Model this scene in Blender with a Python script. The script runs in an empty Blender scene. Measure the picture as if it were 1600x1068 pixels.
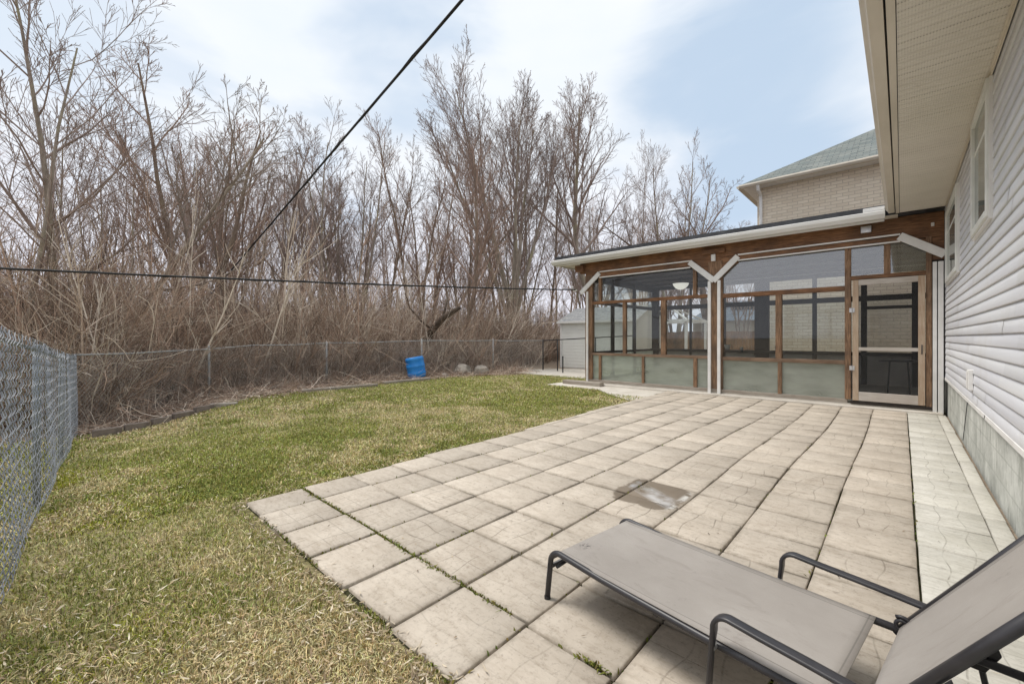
import bpy, bmesh, math, random
import numpy as np
from math import radians as rad, sin, cos, pi
from mathutils import Vector, Matrix

sc = bpy.context.scene
COL = sc.collection

# ------------------------------------------------------------------ camera
cam_d = bpy.data.cameras.new("camera")
cam = bpy.data.objects.new("camera", cam_d); COL.objects.link(cam)
cam.location = (0, 0, 1.3)
cam.rotation_euler = (rad(90), 0, rad(42.7))
cam_d.sensor_width = 36; cam_d.lens = 660 * 36 / 1600
cam_d.shift_y = -7 / 1600
cam_d.clip_start = 0.05; cam_d.clip_end = 2000
sc.camera = cam

# ------------------------------------------------------------------ exposure, sky and sun
sc.view_settings.view_transform = 'Standard'
sc.view_settings.look = 'None'
sc.view_settings.exposure = 0.98
sc.view_settings.gamma = 1.0
SUN = Vector((-0.42, -0.20, 0.88)).normalized()
w = bpy.data.worlds.new("World"); sc.world = w; w.use_nodes = True
nt = w.node_tree; nt.nodes.clear()
N = nt.nodes.new; Lk = nt.links.new
out = N('ShaderNodeOutputWorld'); bg = N('ShaderNodeBackground'); bg.inputs[1].default_value = 0.1
sky = N('ShaderNodeTexSky'); sky.sky_type = 'NISHITA'; sky.sun_disc = False
sky.sun_elevation = math.asin(SUN.z); sky.sun_rotation = math.atan2(SUN.x, SUN.y)
tc = N('ShaderNodeTexCoord')

def wmath(op, a, b=None, c=None, clamp=False):
    m = N('ShaderNodeMath'); m.operation = op; m.use_clamp = clamp
    for i, v in enumerate((a, b, c)):
        if v is None: continue
        if isinstance(v, (int, float)): m.inputs[i].default_value = v
        else: Lk(v, m.inputs[i])
    return m.outputs[0]
def wmix(f, a, b):
    m = N('ShaderNodeMix'); m.data_type = 'RGBA'
    for i, v in ((0, f), (6, a), (7, b)):
        if isinstance(v, (int, float)): m.inputs[i].default_value = v
        elif isinstance(v, tuple): m.inputs[i].default_value = (*v, 1)
        else: Lk(v, m.inputs[i])
    return m.outputs[2]
def blob(d, inner, outer):
    v = N('ShaderNodeVectorMath'); v.operation = 'DOT_PRODUCT'
    Lk(tc.outputs['Generated'], v.inputs[0]); v.inputs[1].default_value = Vector(d).normalized()
    r = N('ShaderNodeMapRange'); r.interpolation_type = 'SMOOTHSTEP'
    Lk(wsum(v.outputs['Value'], noise_off), r.inputs[0])
    r.inputs[1].default_value = cos(rad(outer)); r.inputs[2].default_value = cos(rad(inner))
    return r.outputs[0]
def wsum(a, b): return wmath('ADD', a, b)
mp = N('ShaderNodeMapping'); Lk(tc.outputs['Generated'], mp.inputs[0]); mp.inputs['Scale'].default_value = (1.6, 1.6, 4.2)
n1 = N('ShaderNodeTexNoise'); Lk(mp.outputs[0], n1.inputs['Vector']); n1.inputs['Scale'].default_value = 1.25
n1.inputs['Detail'].default_value = 5; n1.inputs['Roughness'].default_value = 0.5; n1.inputs['Distortion'].default_value = 0.4
noise_off = wmath('MULTIPLY', wmath('SUBTRACT', n1.outputs[0], 0.5), 0.11)
b1 = blob((-0.27, 1.06, 0.50), 1, 16)
b2 = blob((-0.84, 0.57, 0.58), 1, 13)
b3 = blob((-1.35, 0.12, 0.60), 1, 11)
b4 = blob((-0.95, 0.46, 0.50), 1, 10)
nmask = N('ShaderNodeMapRange'); Lk(n1.outputs[0], nmask.inputs[0]); nmask.inputs[1].default_value = 0.56; nmask.inputs[2].default_value = 0.72
patch = wmath('MAXIMUM', wmath('MAXIMUM', b1, wmath('MULTIPLY', b2, 0.8)), wmath('MAXIMUM', wmath('MULTIPLY', b3, 0.45), wmath('MULTIPLY', b4, 0.55)))
patch = wmath('MAXIMUM', patch, wmath('MULTIPLY', nmask.outputs[0], 0.10), clamp=True)
n2 = N('ShaderNodeTexNoise'); Lk(mp.outputs[0], n2.inputs['Vector']); n2.inputs['Scale'].default_value = 3.2; n2.inputs['Detail'].default_value = 6
bright = wmix(n2.outputs[0], (4.35, 4.75, 5.2), (5.1, 5.2, 5.35))
# low sky has a faint lavender tint
sep = N('ShaderNodeSeparateXYZ'); Lk(tc.outputs['Generated'], sep.inputs[0])
lowm = N('ShaderNodeMapRange'); lowm.interpolation_type = 'SMOOTHSTEP'; Lk(sep.outputs[2], lowm.inputs[0])
lowm.inputs[1].default_value = 0.45; lowm.inputs[2].default_value = 0.05
bright = wmix(wmath('MULTIPLY', lowm.outputs[0], 0.8), bright, (4.6, 4.6, 5.15))
bluegrey = wmix(0.08, (2.75, 3.45, 4.3), sky.outputs[0])
cl = wmix(wmath('MULTIPLY', patch, 0.9), bright, bluegrey)
Lk(cl, bg.inputs[0]); Lk(bg.outputs[0], out.inputs[0])

sl = bpy.data.lights.new("sun", 'SUN'); sl.energy = 1.5; sl.angle = rad(22); sl.color = (1, 0.95, 0.88)
so = bpy.data.objects.new("sun", sl); COL.objects.link(so)
so.rotation_euler = SUN.to_track_quat('Z', 'Y').to_euler()

# ------------------------------------------------------------------ object helpers
def tag(o, label=None, cat=None, group=None, kind=None):
    if label: o['label'] = label
    if cat: o['category'] = cat
    if group: o['group'] = group
    if kind: o['kind'] = kind
    return o
def empty(name, loc=(0, 0, 0), rz=0, label=None, cat=None, group=None):
    o = bpy.data.objects.new(name, None); COL.objects.link(o); o.empty_display_size = 0.2
    o.location = loc; o.rotation_euler = (0, 0, rz)
    return tag(o, label, cat, group)
def npmesh(name, verts, faces, mat=None, parent=None, smooth=False, col=None, fsize=None, uv=None):
    """verts (n,3); faces (m,k) int array; col per-vertex (n,3)"""
    verts = np.asarray(verts, np.float32); faces = np.asarray(faces, np.int32)
    me = bpy.data.meshes.new(name)
    k = faces.shape[1]; m = len(faces)
    me.vertices.add(len(verts)); me.vertices.foreach_set('co', verts.ravel())
    me.loops.add(m * k); me.loops.foreach_set('vertex_index', faces.ravel())
    me.polygons.add(m); me.polygons.foreach_set('loop_start', np.arange(0, m * k, k, dtype=np.int32))
    me.polygons.foreach_set('loop_total', np.full(m, k, np.int32))
    if smooth: me.polygons.foreach_set('use_smooth', np.ones(m, bool))
    if uv is not None:
        l = me.uv_layers.new(name='UVMap'); l.data.foreach_set('uv', np.asarray(uv, np.float32).ravel())
    if col is not None:
        a = me.color_attributes.new('tint', 'FLOAT_COLOR', 'POINT')
        c = np.ones((len(verts), 4), np.float32); c[:, :3] = col; a.data.foreach_set('color', c.ravel())
    me.update(calc_edges=True); me.validate()
    if mat: me.materials.append(mat)
    o = bpy.data.objects.new(name, me); COL.objects.link(o)
    if parent: o.parent = parent
    return o

class MB:
    """collects simple shapes for one mesh"""
    def __init__(s): s.v = []; s.f = []; s.m = []
    def add(s, vs, fs, mi=0):
        o = len(s.v); s.v += [tuple(v) for v in vs]; s.f += [tuple(i + o for i in f) for f in fs]; s.m += [mi] * len(fs); return s
    def box(s, x0, x1, y0, y1, z0, z1, mi=0):
        v = [(x, y, z) for z in (z0, z1) for y in (y0, y1) for x in (x0, x1)]
        return s.add(v, [(0, 2, 3, 1), (4, 5, 7, 6), (0, 1, 5, 4), (1, 3, 7, 5), (3, 2, 6, 7), (2, 0, 4, 6)], mi)
    def bar(s, a, b, wd, ht, up=(0, 0, 1), mi=0):
        a = Vector(a); b = Vector(b); d = (b - a).normalized(); sd = d.cross(Vector(up)).normalized(); u = sd.cross(d)
        v = [p + sd * (wd / 2 * i) + u * (ht / 2 * j) for p in (a, b) for i, j in ((-1, -1), (1, -1), (1, 1), (-1, 1))]
        return s.add(v, [(0, 1, 2, 3), (7, 6, 5, 4), (0, 4, 5, 1), (1, 5, 6, 2), (2, 6, 7, 3), (3, 7, 4, 0)], mi)
    def tube(s, pts, r, k=10, mi=0, flat=None, closed=False):
        pts = [Vector(p) for p in pts]; n = len(pts); rings = []
        ref = None
        rs = r if isinstance(r, (list, tuple)) else [r] * n
        for i, p in enumerate(pts):
            if closed: t = (pts[(i + 1) % n] - pts[i - 1]).normalized()
            else: t = (pts[min(i + 1, n - 1)] - pts[max(i - 1, 0)]).normalized()
            if ref is None:
                ref = Vector((0, 0, 1)) if abs(t.z) < .9 else Vector((1, 0, 0))
            if flat is not None: ref = Vector(flat)
            b = t.cross(ref).normalized(); c = b.cross(t).normalized()
            if flat is None: ref = c
            rx, rz = rs[i] if isinstance(rs[i], tuple) else (rs[i], rs[i])
            rings.append([p + b * (cos(2 * pi * j / k) * rx) + c * (sin(2 * pi * j / k) * rz) for j in range(k)])
        vs = [v for rg in rings for v in rg]; fs = []
        for i in range(n if closed else n - 1):
            i2 = (i + 1) % n
            for j in range(k):
                fs.append((i * k + j, i * k + (j + 1) % k, i2 * k + (j + 1) % k, i2 * k + j))
        if not closed:
            fs.append(tuple(range(k - 1, -1, -1))); fs.append(tuple((n - 1) * k + j for j in range(k)))
        return s.add(vs, fs, mi)
    def lathe(s, prof, c=(0, 0, 0), k=24, mi=0, wob=0):
        vs = []; n = len(prof)
        for r, z in prof:
            for j in range(k):
                a = 2 * pi * j / k; vs.append((c[0] + r * cos(a), c[1] + r * sin(a), c[2] + z))
        fs = [(i * k + j, i * k + (j + 1) % k, (i + 1) * k + (j + 1) % k, (i + 1) * k + j) for i in range(n - 1) for j in range(k)]
        return s.add(vs, fs, mi)
    def profile(s, prof, axis, a, b, mi=0, close=True, step=None):
        """prof: list of 2-D points; axis 'x': (y,z) points run along x; axis 'y': (x,z) points"""
        n = len(prof); st = [a, b]
        if axis == 'x': vs = [(t, p, q) for t in st for p, q in prof]
        else: vs = [(p, t, q) for t in st for p, q in prof]
        rng = range(n if close else n - 1)
        fs = [(i, (i + 1) % n, n + (i + 1) % n, n + i) for i in rng]
        if close: fs += [tuple(range(n - 1, -1, -1)), tuple(range(n, 2 * n))]
        return s.add(vs, fs, mi)
    def build(s, name, mat, parent=None, bevel=0, smooth=False, seg=1):
        me = bpy.data.meshes.new(name); me.from_pydata(s.v, [], s.f); me.update()
        bm = bmesh.new(); bm.from_mesh(me); bmesh.ops.recalc_face_normals(bm, faces=bm.faces)
        if bevel:
            bmesh.ops.bevel(bm, geom=[e for e in bm.edges if e.is_manifold and e.calc_face_angle(0) > .6], offset=bevel, segments=seg, affect='EDGES', profile=.5)
        bm.to_mesh(me); bm.free()
        if smooth: me.polygons.foreach_set('use_smooth', [True] * len(me.polygons))
        if mat: me.materials.append(mat)
        o = bpy.data.objects.new(name, me); COL.objects.link(o)
        if parent: o.parent = parent
        return o

# ------------------------------------------------------------------ material helpers
class Mat:
    def __init__(s, name, rough=0.7, spec=0.3, metal=0):
        s.m = bpy.data.materials.new(name); s.m.use_nodes = True; s.t = s.m.node_tree; s.p = s.t.nodes['Principled BSDF']
        s.p.inputs['Roughness'].default_value = rough; s.p.inputs['Specular IOR Level'].default_value = spec; s.p.inputs['Metallic'].default_value = metal
        s.tc = s.t.nodes.new('ShaderNodeTexCoord')
    def new(s, k): return s.t.nodes.new(k)
    def link(s, a, b): s.t.links.new(a, b)
    def noise(s, scale, detail=4, rough=.55, stretch=None, src='Object', dist=0):
        n = s.new('ShaderNodeTexNoise'); n.inputs['Scale'].default_value = scale; n.inputs['Detail'].default_value = detail
        n.inputs['Roughness'].default_value = rough; n.inputs['Distortion'].default_value = dist
        v = s.tc.outputs[src]
        if stretch:
            m = s.new('ShaderNodeMapping'); m.inputs['Scale'].default_value = stretch; s.link(v, m.inputs[0]); v = m.outputs[0]
        s.link(v, n.inputs['Vector']); return n.outputs[0]
    def ramp(s, f, a, b, c0=0., c1=1.):
        r = s.new('ShaderNodeMapRange'); r.inputs[1].default_value = a; r.inputs[2].default_value = b; r.inputs[3].default_value = c0; r.inputs[4].default_value = c1
        s.link(f, r.inputs[0]); return r.outputs[0]
    def mix(s, f, a, b, mode='MIX'):
        m = s.new('ShaderNodeMix'); m.data_type = 'RGBA'; m.blend_type = mode
        for i, v in ((0, f), (6, a), (7, b)):
            if isinstance(v, (int, float)): m.inputs[i].default_value = v
            elif isinstance(v, tuple): m.inputs[i].default_value = (*v[:3], 1)
            else: s.link(v, m.inputs[i])
        return m.outputs[2]
    def math(s, op, a, b=0, c=0, clamp=False):
        m = s.new('ShaderNodeMath'); m.operation = op; m.use_clamp = clamp
        for i, v in enumerate((a, b, c)):
            if isinstance(v, (int, float)): m.inputs[i].default_value = v
            else: s.link(v, m.inputs[i])
        return m.outputs[0]
    def color(s, c):
        if isinstance(c, tuple): s.p.inputs['Base Color'].default_value = (*c[:3], 1)
        else: s.link(c, s.p.inputs['Base Color'])
        return s
    def bump(s, h, st=.3, dist=.01):
        b = s.new('ShaderNodeBump'); b.inputs['Strength'].default_value = st; b.inputs['Distance'].default_value = dist
        s.link(h, b.inputs['Height']); s.link(b.outputs[0], s.p.inputs['Normal']); return s
    def attr(s, name='tint'):
        a = s.new('ShaderNodeAttribute'); a.attribute_name = name; return a.outputs['Color']

def mottled(name, a, b, scale=8, rough=.7, spec=.3, bump=.15, bd=.004, stretch=None, metal=0, lo=.35, hi=.65, detail=5):
    m = Mat(name, rough, spec, metal); n = m.noise(scale, detail, .6, stretch)
    m.color(m.mix(m.ramp(n, lo, hi), a, b))
    if bump: m.bump(m.noise(scale * 5, 4, .6, stretch), bump, bd)
    return m.m

M = {}
# soil and leaf litter
m = Mat('soil', .95, .1); n = m.noise(1.3, 6, .65); n2_ = m.noise(14, 6, .7)
c = m.mix(m.ramp(n, .35, .65), (.27, .215, .165), (.40, .33, .265)); c = m.mix(m.ramp(n2_, .35, .7), c, (.34, .27, .2)); c = m.mix(m.ramp(m.noise(40, 5, .7), .5, .75), c, (.08, .06, .045))
m.color(c).bump(n2_, .8, .05); M['soil'] = m.m
m = Mat('lawn_soil', .95, .1); n = m.noise(.7, 5, .6); n2_ = m.noise(22, 6, .75)
c = m.mix(m.ramp(n, .38, .62), (.24, .24, .085), (.38, .33, .18)); c = m.mix(m.ramp(n2_, .4, .7), c, (.12, .1, .055))
m.color(c).bump(n2_, .7, .02); M['lawn'] = m.m
m = Mat('grass_blades', .75, .15); m.color(m.attr()); M['grass'] = m.m
m = Mat('brush_stems', .85, .15); m.color(m.attr()); M['brush'] = m.m
# pavers: tint attribute r = brightness, g = pattern strength, b = whiteness
m = Mat('concrete_paver', .85, .25)
uvn = m.new('ShaderNodeUVMap'); sx = m.new('ShaderNodeSeparateXYZ'); m.link(uvn.outputs[0], sx.inputs[0]); U, V = sx.outputs[0], sx.outputs[1]
at = m.new('ShaderNodeSeparateColor'); m.link(m.attr(), at.inputs[0]); TR, TP, TW = at.outputs[0], at.outputs[1], at.outputs[2]
def wavy(c0, off):
    sn = m.math('SINE', m.math('MULTIPLY_ADD', V, 6.6, m.math('MULTIPLY_ADD', TR, 37., off))); l = m.math('MULTIPLY_ADD', sn, .035, c0)
    return m.math('ABSOLUTE', m.math('SUBTRACT', U, l))
dline = m.math('MINIMUM', wavy(.34, .4), wavy(.68, 2.4))
dst = m.math('MINIMUM', m.math('ABSOLUTE', m.math('SUBTRACT', V, .33)), m.math('ABSOLUTE', m.math('SUBTRACT', V, .68)))
wl = m.ramp(dline, .004, .013, 1, 0); wl.node.clamp = True
sl_ = m.ramp(dst, .004, .012, .75, 0)
groove = m.math('MULTIPLY', m.math('MAXIMUM', wl, sl_), TP, clamp=True)
groove = m.math('MULTIPLY', groove, m.ramp(m.noise(5, 3), .38, .6, .15, 1))
na = m.noise(3.2, 6, .65); nb = m.noise(45, 5, .75); nc = m.noise(9, 6, .7, (1, 3.2, 1))
c = m.mix(m.ramp(na, .35, .68), (.44, .385, .32), (.545, .485, .41))
c = m.mix(m.ramp(nc, .48, .70, 0, .65), c, (.34, .285, .225))
c = m.mix(m.ramp(nb, .52, .72, 0, .6), c, (.22, .185, .15))
ed = m.math('MINIMUM', m.math('MINIMUM', U, m.math('SUBTRACT', 1, U)), m.math('MINIMUM', V, m.math('SUBTRACT', 1, V)))
c = m.mix(m.math('MULTIPLY', m.ramp(ed, .0, .06, .5, 0), m.ramp(m.noise(7, 5, .7), .42, .6)), c, (.20, .17, .13))
c = m.mix(m.math('MULTIPLY', m.ramp(m.noise(2.1, 6, .75, dist=1.2), .58, .70), .45), c, (.27, .23, .18))
cw = m.mix(m.ramp(na, .35, .68), (.50, .48, .42), (.61, .59, .535)); cw = m.mix(m.ramp(nc, .45, .7, 0, .65), cw, (.38, .36, .31)); cw = m.mix(m.ramp(nb, .52, .72, 0, .5), cw, (.26, .24, .2))
c = m.mix(TW, c, cw)
mulc = m.new('ShaderNodeCombineColor'); [m.link(TR, mulc.inputs[i]) for i in range(3)]
c = m.mix(1.0, c, mulc.outputs[0], 'MULTIPLY')
c = m.mix(m.math('MULTIPLY', groove, .5), c, (.10, .085, .06))
# wet patch of water left standing on two slabs
gp = m.new('ShaderNodeSeparateXYZ'); m.link(m.tc.outputs['Object'], gp.inputs[0])
dx = m.math('MULTIPLY', m.math('SUBTRACT', gp.outputs[0], -1.49), 1 / .27); dy = m.math('MULTIPLY', m.math('SUBTRACT', gp.outputs[1], 3.29), 1 / .30)
rr = m.math('ADD', m.math('POWER', m.math('ABSOLUTE', dx), 4), m.math('POWER', m.math('ABSOLUTE', dy), 4))
rr = m.math('ADD', rr, m.math('MULTIPLY', m.math('SUBTRACT', m.noise(7, 4), .5), 1.6))
wet = m.ramp(rr, .75, 1.05, 1, 0)
c = m.mix(m.math('MULTIPLY', wet, .8), c, (.15, .115, .08))
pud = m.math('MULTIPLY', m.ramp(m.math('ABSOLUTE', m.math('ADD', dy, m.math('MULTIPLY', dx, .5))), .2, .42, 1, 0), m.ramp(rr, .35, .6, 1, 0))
# whitish rim beside the puddle, then a painted reflection band across it
c = m.mix(m.math('MULTIPLY', m.math('MULTIPLY', wet, m.ramp(m.math('ABSOLUTE', m.math('SUBTRACT', dx, .86)), .03, .14, 1, 0)), m.ramp(m.noise(18, 4), .4, .55)), c, (.6, .58, .54))
c = m.mix(m.math('MULTIPLY', pud, m.ramp(m.noise(6, 5), .36, .58, 0, .55)), c, (.60, .60, .60))  # pale sky reflection painted into the slab colour along the puddle
m.color(c)
m.link(m.math('SUBTRACT', m.math('SUBTRACT', .88, m.math('MULTIPLY', wet, .4)), m.math('MULTIPLY', pud, .42)), m.p.inputs['Roughness'])
m.link(m.math('ADD', .25, m.math('MULTIPLY', pud, .5)), m.p.inputs['Specular IOR Level'])
hh = m.math('SUBTRACT', m.math('MULTIPLY', m.math('ADD', m.math('MULTIPLY', nb, .35), m.math('MULTIPLY', nc, .3)), m.math('SUBTRACT', 1, pud)), m.math('MULTIPLY', groove, .7))
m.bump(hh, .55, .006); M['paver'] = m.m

M['joint'] = mottled('paver_joint_soil', (.022, .020, .014), (.055, .055, .026), 6, .95, .1, .5, .01)
M['slab'] = mottled('pale_concrete', (.50, .46, .40), (.62, .58, .52), 2.5, .9, .2, .3, .004)
# siding
m = Mat('vinyl_siding', .5, .35); n = m.noise(.9, 5, .6, (1, .25, 9)); n2_ = m.noise(30, 3)
c = m.mix(m.ramp(n, .35, .65), (.60, .60, .63), (.72, .72, .735)); c = m.mix(m.ramp(m.noise(2.2, 5), .5, .75, 0, .35), c, (.55, .52, .47))
m.color(m.mix(1., c, m.attr(), 'MULTIPLY')).bump(n2_, .08, .002); M['siding'] = m.m
m = Mat('painted_foundation', .9, .2); n = m.noise(2.4, 6, .65); c = m.mix(m.ramp(n, .38, .62), (.36, .37, .34), (.60, .61, .57)); c = m.mix(m.ramp(m.noise(8, 6, .7, (1, 1, .35)), .54, .68, 0, .7), c, (.24, .25, .22))
bt = m.new('ShaderNodeTexBrick'); mpn = m.new('ShaderNodeMapping'); m.link(m.tc.outputs['Object'], mpn.inputs[0]); mpn.inputs['Rotation'].default_value = (rad(90), 0, rad(90))
sxyz = m.new('ShaderNodeSeparateXYZ'); m.link(m.tc.outputs['Object'], sxyz.inputs[0]); cb = m.new('ShaderNodeCombineXYZ'); m.link(sxyz.outputs[1], cb.inputs[0]); m.link(sxyz.outputs[2], cb.inputs[1])
m.link(cb.outputs[0], bt.inputs['Vector']); bt.inputs['Scale'].default_value = 1; bt.inputs['Brick Width'].default_value = .4; bt.inputs['Row Height'].default_value = .2; bt.inputs['Mortar Size'].default_value = .008
c = m.mix(m.math('MULTIPLY', bt.outputs['Fac'], .35), c, (.3, .31, .28)); m.color(c).bump(m.math('SUBTRACT', m.noise(25, 5), m.math('MULTIPLY', bt.outputs['Fac'], .8)), .4, .008); M['found'] = m.m
M['soffit'] = None
m = Mat('perforated_soffit', .6, .3); n = m.noise(1.5, 5, .6); c = m.mix(m.ramp(n, .3, .7), (.66, .62, .55), (.74, .70, .63))
ck = m.new('ShaderNodeTexVoronoi'); ck.inputs['Scale'].default_value = 62; ck.inputs['Randomness'].default_value = 0; m.link(m.tc.outputs['Object'], ck.inputs['Vector'])
hole = m.ramp(ck.outputs['Distance'], .18, .3, 1, 0); c = m.mix(m.math('MULTIPLY', hole, .45), c, (.12, .10, .08)); m.color(c); M['soffit'] = m.m
M['fascia'] = mottled('beige_fascia', (.56, .51, .43), (.66, .605, .52), 3, .5, .35, .08, .002, (1, .3, 3))
M['white'] = mottled('white_trim', (.70, .69, .67), (.80, .79, .77), 5, .5, .35, .06, .002)
M['whitegutter'] = mottled('white_gutter_metal', (.62, .61, .58), (.76, .75, .73), 2.5, .45, .4, .05, .002, (.3, 1, 3))
M['window'] = mottled('white_window_vinyl', (.66, .67, .64), (.76, .77, .74), 4, .4, .4, .0)
# wood
def wood(name, a, b, c3, stretch, rough=.6, w=.5):
    m = Mat(name, rough, .3); g = m.noise(7, 6, .65, stretch, dist=.6); n = m.noise(1.6, 5, .6)
    c = m.mix(m.ramp(g, .35, .65), a, b); c = m.mix(m.ramp(n, .45, .7, 0, w), c, c3)
    m.color(c).bump(g, .25, .004); return m.m
M['woodx'] = wood('stained_wood_beam', (.11, .050, .023), (.33, .17, .085), (.05, .034, .026), (.6, 8, 8), w=.75)
M['woodrail'] = wood('weathered_wood_rail', (.17, .105, .065), (.29, .205, .145), (.10, .06, .035), (.6, 8, 8), w=.7)
M['woodz'] = wood('stained_wood_post', (.12, .065, .035), (.36, .22, .13), (.07, .05, .038), (8, 8, .6), w=.8)
M['wooddoor'] = wood('weathered_door_wood', (.40, .29, .20), (.52, .42, .32), (.28, .16, .09), (8, 8, .6), w=.45)
M['wooddoorx'] = wood('weathered_door_rail', (.44, .40, .36), (.58, .54, .49), (.33, .25, .19), (.6, 8, 8), w=.4)
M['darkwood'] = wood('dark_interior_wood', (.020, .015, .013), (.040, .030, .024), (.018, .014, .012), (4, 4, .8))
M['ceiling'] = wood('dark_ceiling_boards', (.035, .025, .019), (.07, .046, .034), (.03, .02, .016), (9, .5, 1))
M['rearpanel'] = mottled('grey_brown_panel', (.52, .47, .42), (.64, .59, .53), 2.2, .8, .2, .1)
M['sillwood'] = wood('grey_weathered_sill', (.26, .22, .18), (.40, .36, .31), (.16, .12, .09), (.5, 8, 8))
# glass kinds (clear, hazy upper sheet, dirty lower sheet, insect screen)
def sheet(name, tint, refl, dcol, dfac, rough=.02, trans=0.):
    mt = bpy.data.materials.new(name); mt.use_nodes = True; t = mt.node_tree; t.nodes.clear(); n = t.nodes.new; l = t.links.new
    o = n('ShaderNodeOutputMaterial'); tr = n('ShaderNodeBsdfTransparent'); tr.inputs[0].default_value = (*tint, 1)
    gl = n('ShaderNodeBsdfGlossy'); gl.inputs['Roughness'].default_value = rough; ge = n('ShaderNodeNewGeometry'); dt = n('ShaderNodeVectorMath'); dt.operation = 'DOT_PRODUCT'; l(ge.outputs['Incoming'], dt.inputs[0]); l(ge.outputs['Normal'], dt.inputs[1])
    def mth(op, a, b):
        q = n('ShaderNodeMath'); q.operation = op
        for i, v in enumerate((a, b)):
            if isinstance(v, (int, float)): q.inputs[i].default_value = v
            else: l(v, q.inputs[i])
        return q.outputs[0]
    fac = mth('MULTIPLY_ADD', mth('POWER', mth('SUBTRACT', 1., mth('ABSOLUTE', dt.outputs['Value'], 0)), 5.), 1 - refl); fac.node.inputs[2].default_value = refl
    df = n('ShaderNodeBsdfDiffuse'); df.inputs[0].default_value = (*dcol, 1); tl = n('ShaderNodeBsdfTranslucent'); tl.inputs[0].default_value = (*dcol, 1)
    dm = n('ShaderNodeMixShader'); dm.inputs[0].default_value = trans; l(df.outputs[0], dm.inputs[1]); l(tl.outputs[0], dm.inputs[2])
    tcn = n('ShaderNodeTexCoord'); ns = n('ShaderNodeTexNoise'); ns.inputs['Scale'].default_value = 1.7; ns.inputs['Detail'].default_value = 5; mpg = n('ShaderNodeMapping'); mpg.inputs['Scale'].default_value = (.9, .9, 2.6); l(tcn.outputs['Object'], mpg.inputs[0]); l(mpg.outputs[0], ns.inputs['Vector'])
    mr = n('ShaderNodeMapRange'); mr.inputs[1].default_value = .35; mr.inputs[2].default_value = .65; mr.inputs[3].default_value = dfac * .75; mr.inputs[4].default_value = dfac * 1.25; l(ns.outputs[0], mr.inputs[0])
    m1 = n('ShaderNodeMixShader'); l(mr.outputs[0], m1.inputs[0]); l(tr.outputs[0], m1.inputs[1]); l(dm.outputs[0], m1.inputs[2])
    m2 = n('ShaderNodeMixShader'); l(fac, m2.inputs[0]); l(m1.outputs[0], m2.inputs[1]); l(gl.outputs[0], m2.inputs[2]); l(m2.outputs[0], o.inputs[0])
    return mt
M['glass'] = sheet('clear_glass', (.93, .95, .945), .035, (.4, .42, .42), .02)
M['glassup'] = sheet('hazy_upper_glass', (.87, .9, .89), .18, (.60, .60, .56), .07, .03, .3)
M['glasslow'] = sheet('dirty_lower_glass', (.84, .88, .84), .05, (.66, .69, .62), .42, .12, .35)
M['screen'] = sheet('insect_screen', (.84, .84, .84), .01, (.08, .08, .08), .14, .4)
M['darkpane'] = sheet('window_pane', (.35, .4, .38), .05, (.40, .43, .39), .85, .05)
# misc
M['roofmem'] = mottled('dark_roof_membrane', (.035, .037, .042), (.075, .078, .085), 3, .7, .3, .2, .004)
m = Mat('asphalt_shingles', .9, .15)
bt = m.new('ShaderNodeTexBrick'); bt.inputs['Scale'].default_value = 1; bt.inputs['Brick Width'].default_value = .32; bt.inputs['Row Height'].default_value = .15; bt.inputs['Mortar Size'].default_value = .012
m.link(m.new('ShaderNodeUVMap').outputs[0], bt.inputs['Vector']); bt.inputs['Color1'].default_value = (.13, .15, .145, 1); bt.inputs['Color2'].default_value = (.25, .26, .24, 1); bt.inputs['Mortar'].default_value = (.07, .08, .08, 1)
c = m.mix(m.ramp(m.noise(5, 6, .7), .4, .65, 0, .6), bt.outputs[0], (.17, .20, .20)); m.color(c).bump(m.noise(40, 4), .4, .006); M['shingle'] = m.m
m = Mat('pale_brick', .9, .2)
bt = m.new('ShaderNodeTexBrick'); bt.inputs['Scale'].default_value = 1; bt.inputs['Brick Width'].default_value = .30; bt.inputs['Row Height'].default_value = .105; bt.inputs['Mortar Size'].default_value = .010; bt.inputs['Mortar Smooth'].default_value = .3
m.link(m.new('ShaderNodeUVMap').outputs[0], bt.inputs['Vector']); bt.inputs['Color1'].default_value = (.70, .60, .47, 1); bt.inputs['Color2'].default_value = (.80, .71, .58, 1); bt.inputs['Mortar'].default_value = (.52, .44, .35, 1)
c = m.mix(m.ramp(m.noise(1.4, 5), .42, .66, 0, .3), bt.outputs[0], (.62, .54, .44)); m.color(c).bump(m.math('SUBTRACT', m.noise(20, 4), bt.outputs['Fac']), .5, .012); M['brick'] = m.m
M['shedwall'] = mottled('white_shed_cladding', (.78, .78, .74), (.84, .84, .80), 2, .6, .3, .05, .002)
M['galv'] = mottled('galvanised_wire', (.18, .19, .21), (.31, .325, .35), 9, .5, .4, 0, 0, metal=.25)
M['rustwire'] = mottled('dull_old_wire', (.30, .28, .26), (.44, .41, .38), 6, .7, .3, 0, 0, metal=.1)
M['post'] = mottled('galvanised_post', (.17, .20, .235), (.27, .30, .33), 6, .5, .4, .1, .002, metal=.25)
M['oldpost'] = mottled('old_grey_post', (.30, .31, .32), (.42, .42, .41), 6, .7, .3, .1, .002)
M['blackmetal'] = mottled('black_metal', (.018, .018, .02), (.035, .035, .038), 8, .5, .4, .05, .001)
M['cable'] = mottled('black_cable', (.012, .012, .014), (.03, .03, .032), 12, .6, .3, .1, .002)
M['chaisemetal'] = mottled('dark_bronze_frame', (.022, .021, .024), (.038, .036, .041), 8, .38, .5, .05, .0006)
M['blue'] = mottled('blue_plastic', (.015, .22, .68), (.04, .30, .78), 5, .42, .45, .1, .004)
M['stone'] = mottled('grey_brown_stone', (.24, .21, .18), (.42, .38, .33), 5, .9, .2, .6, .03)
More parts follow.
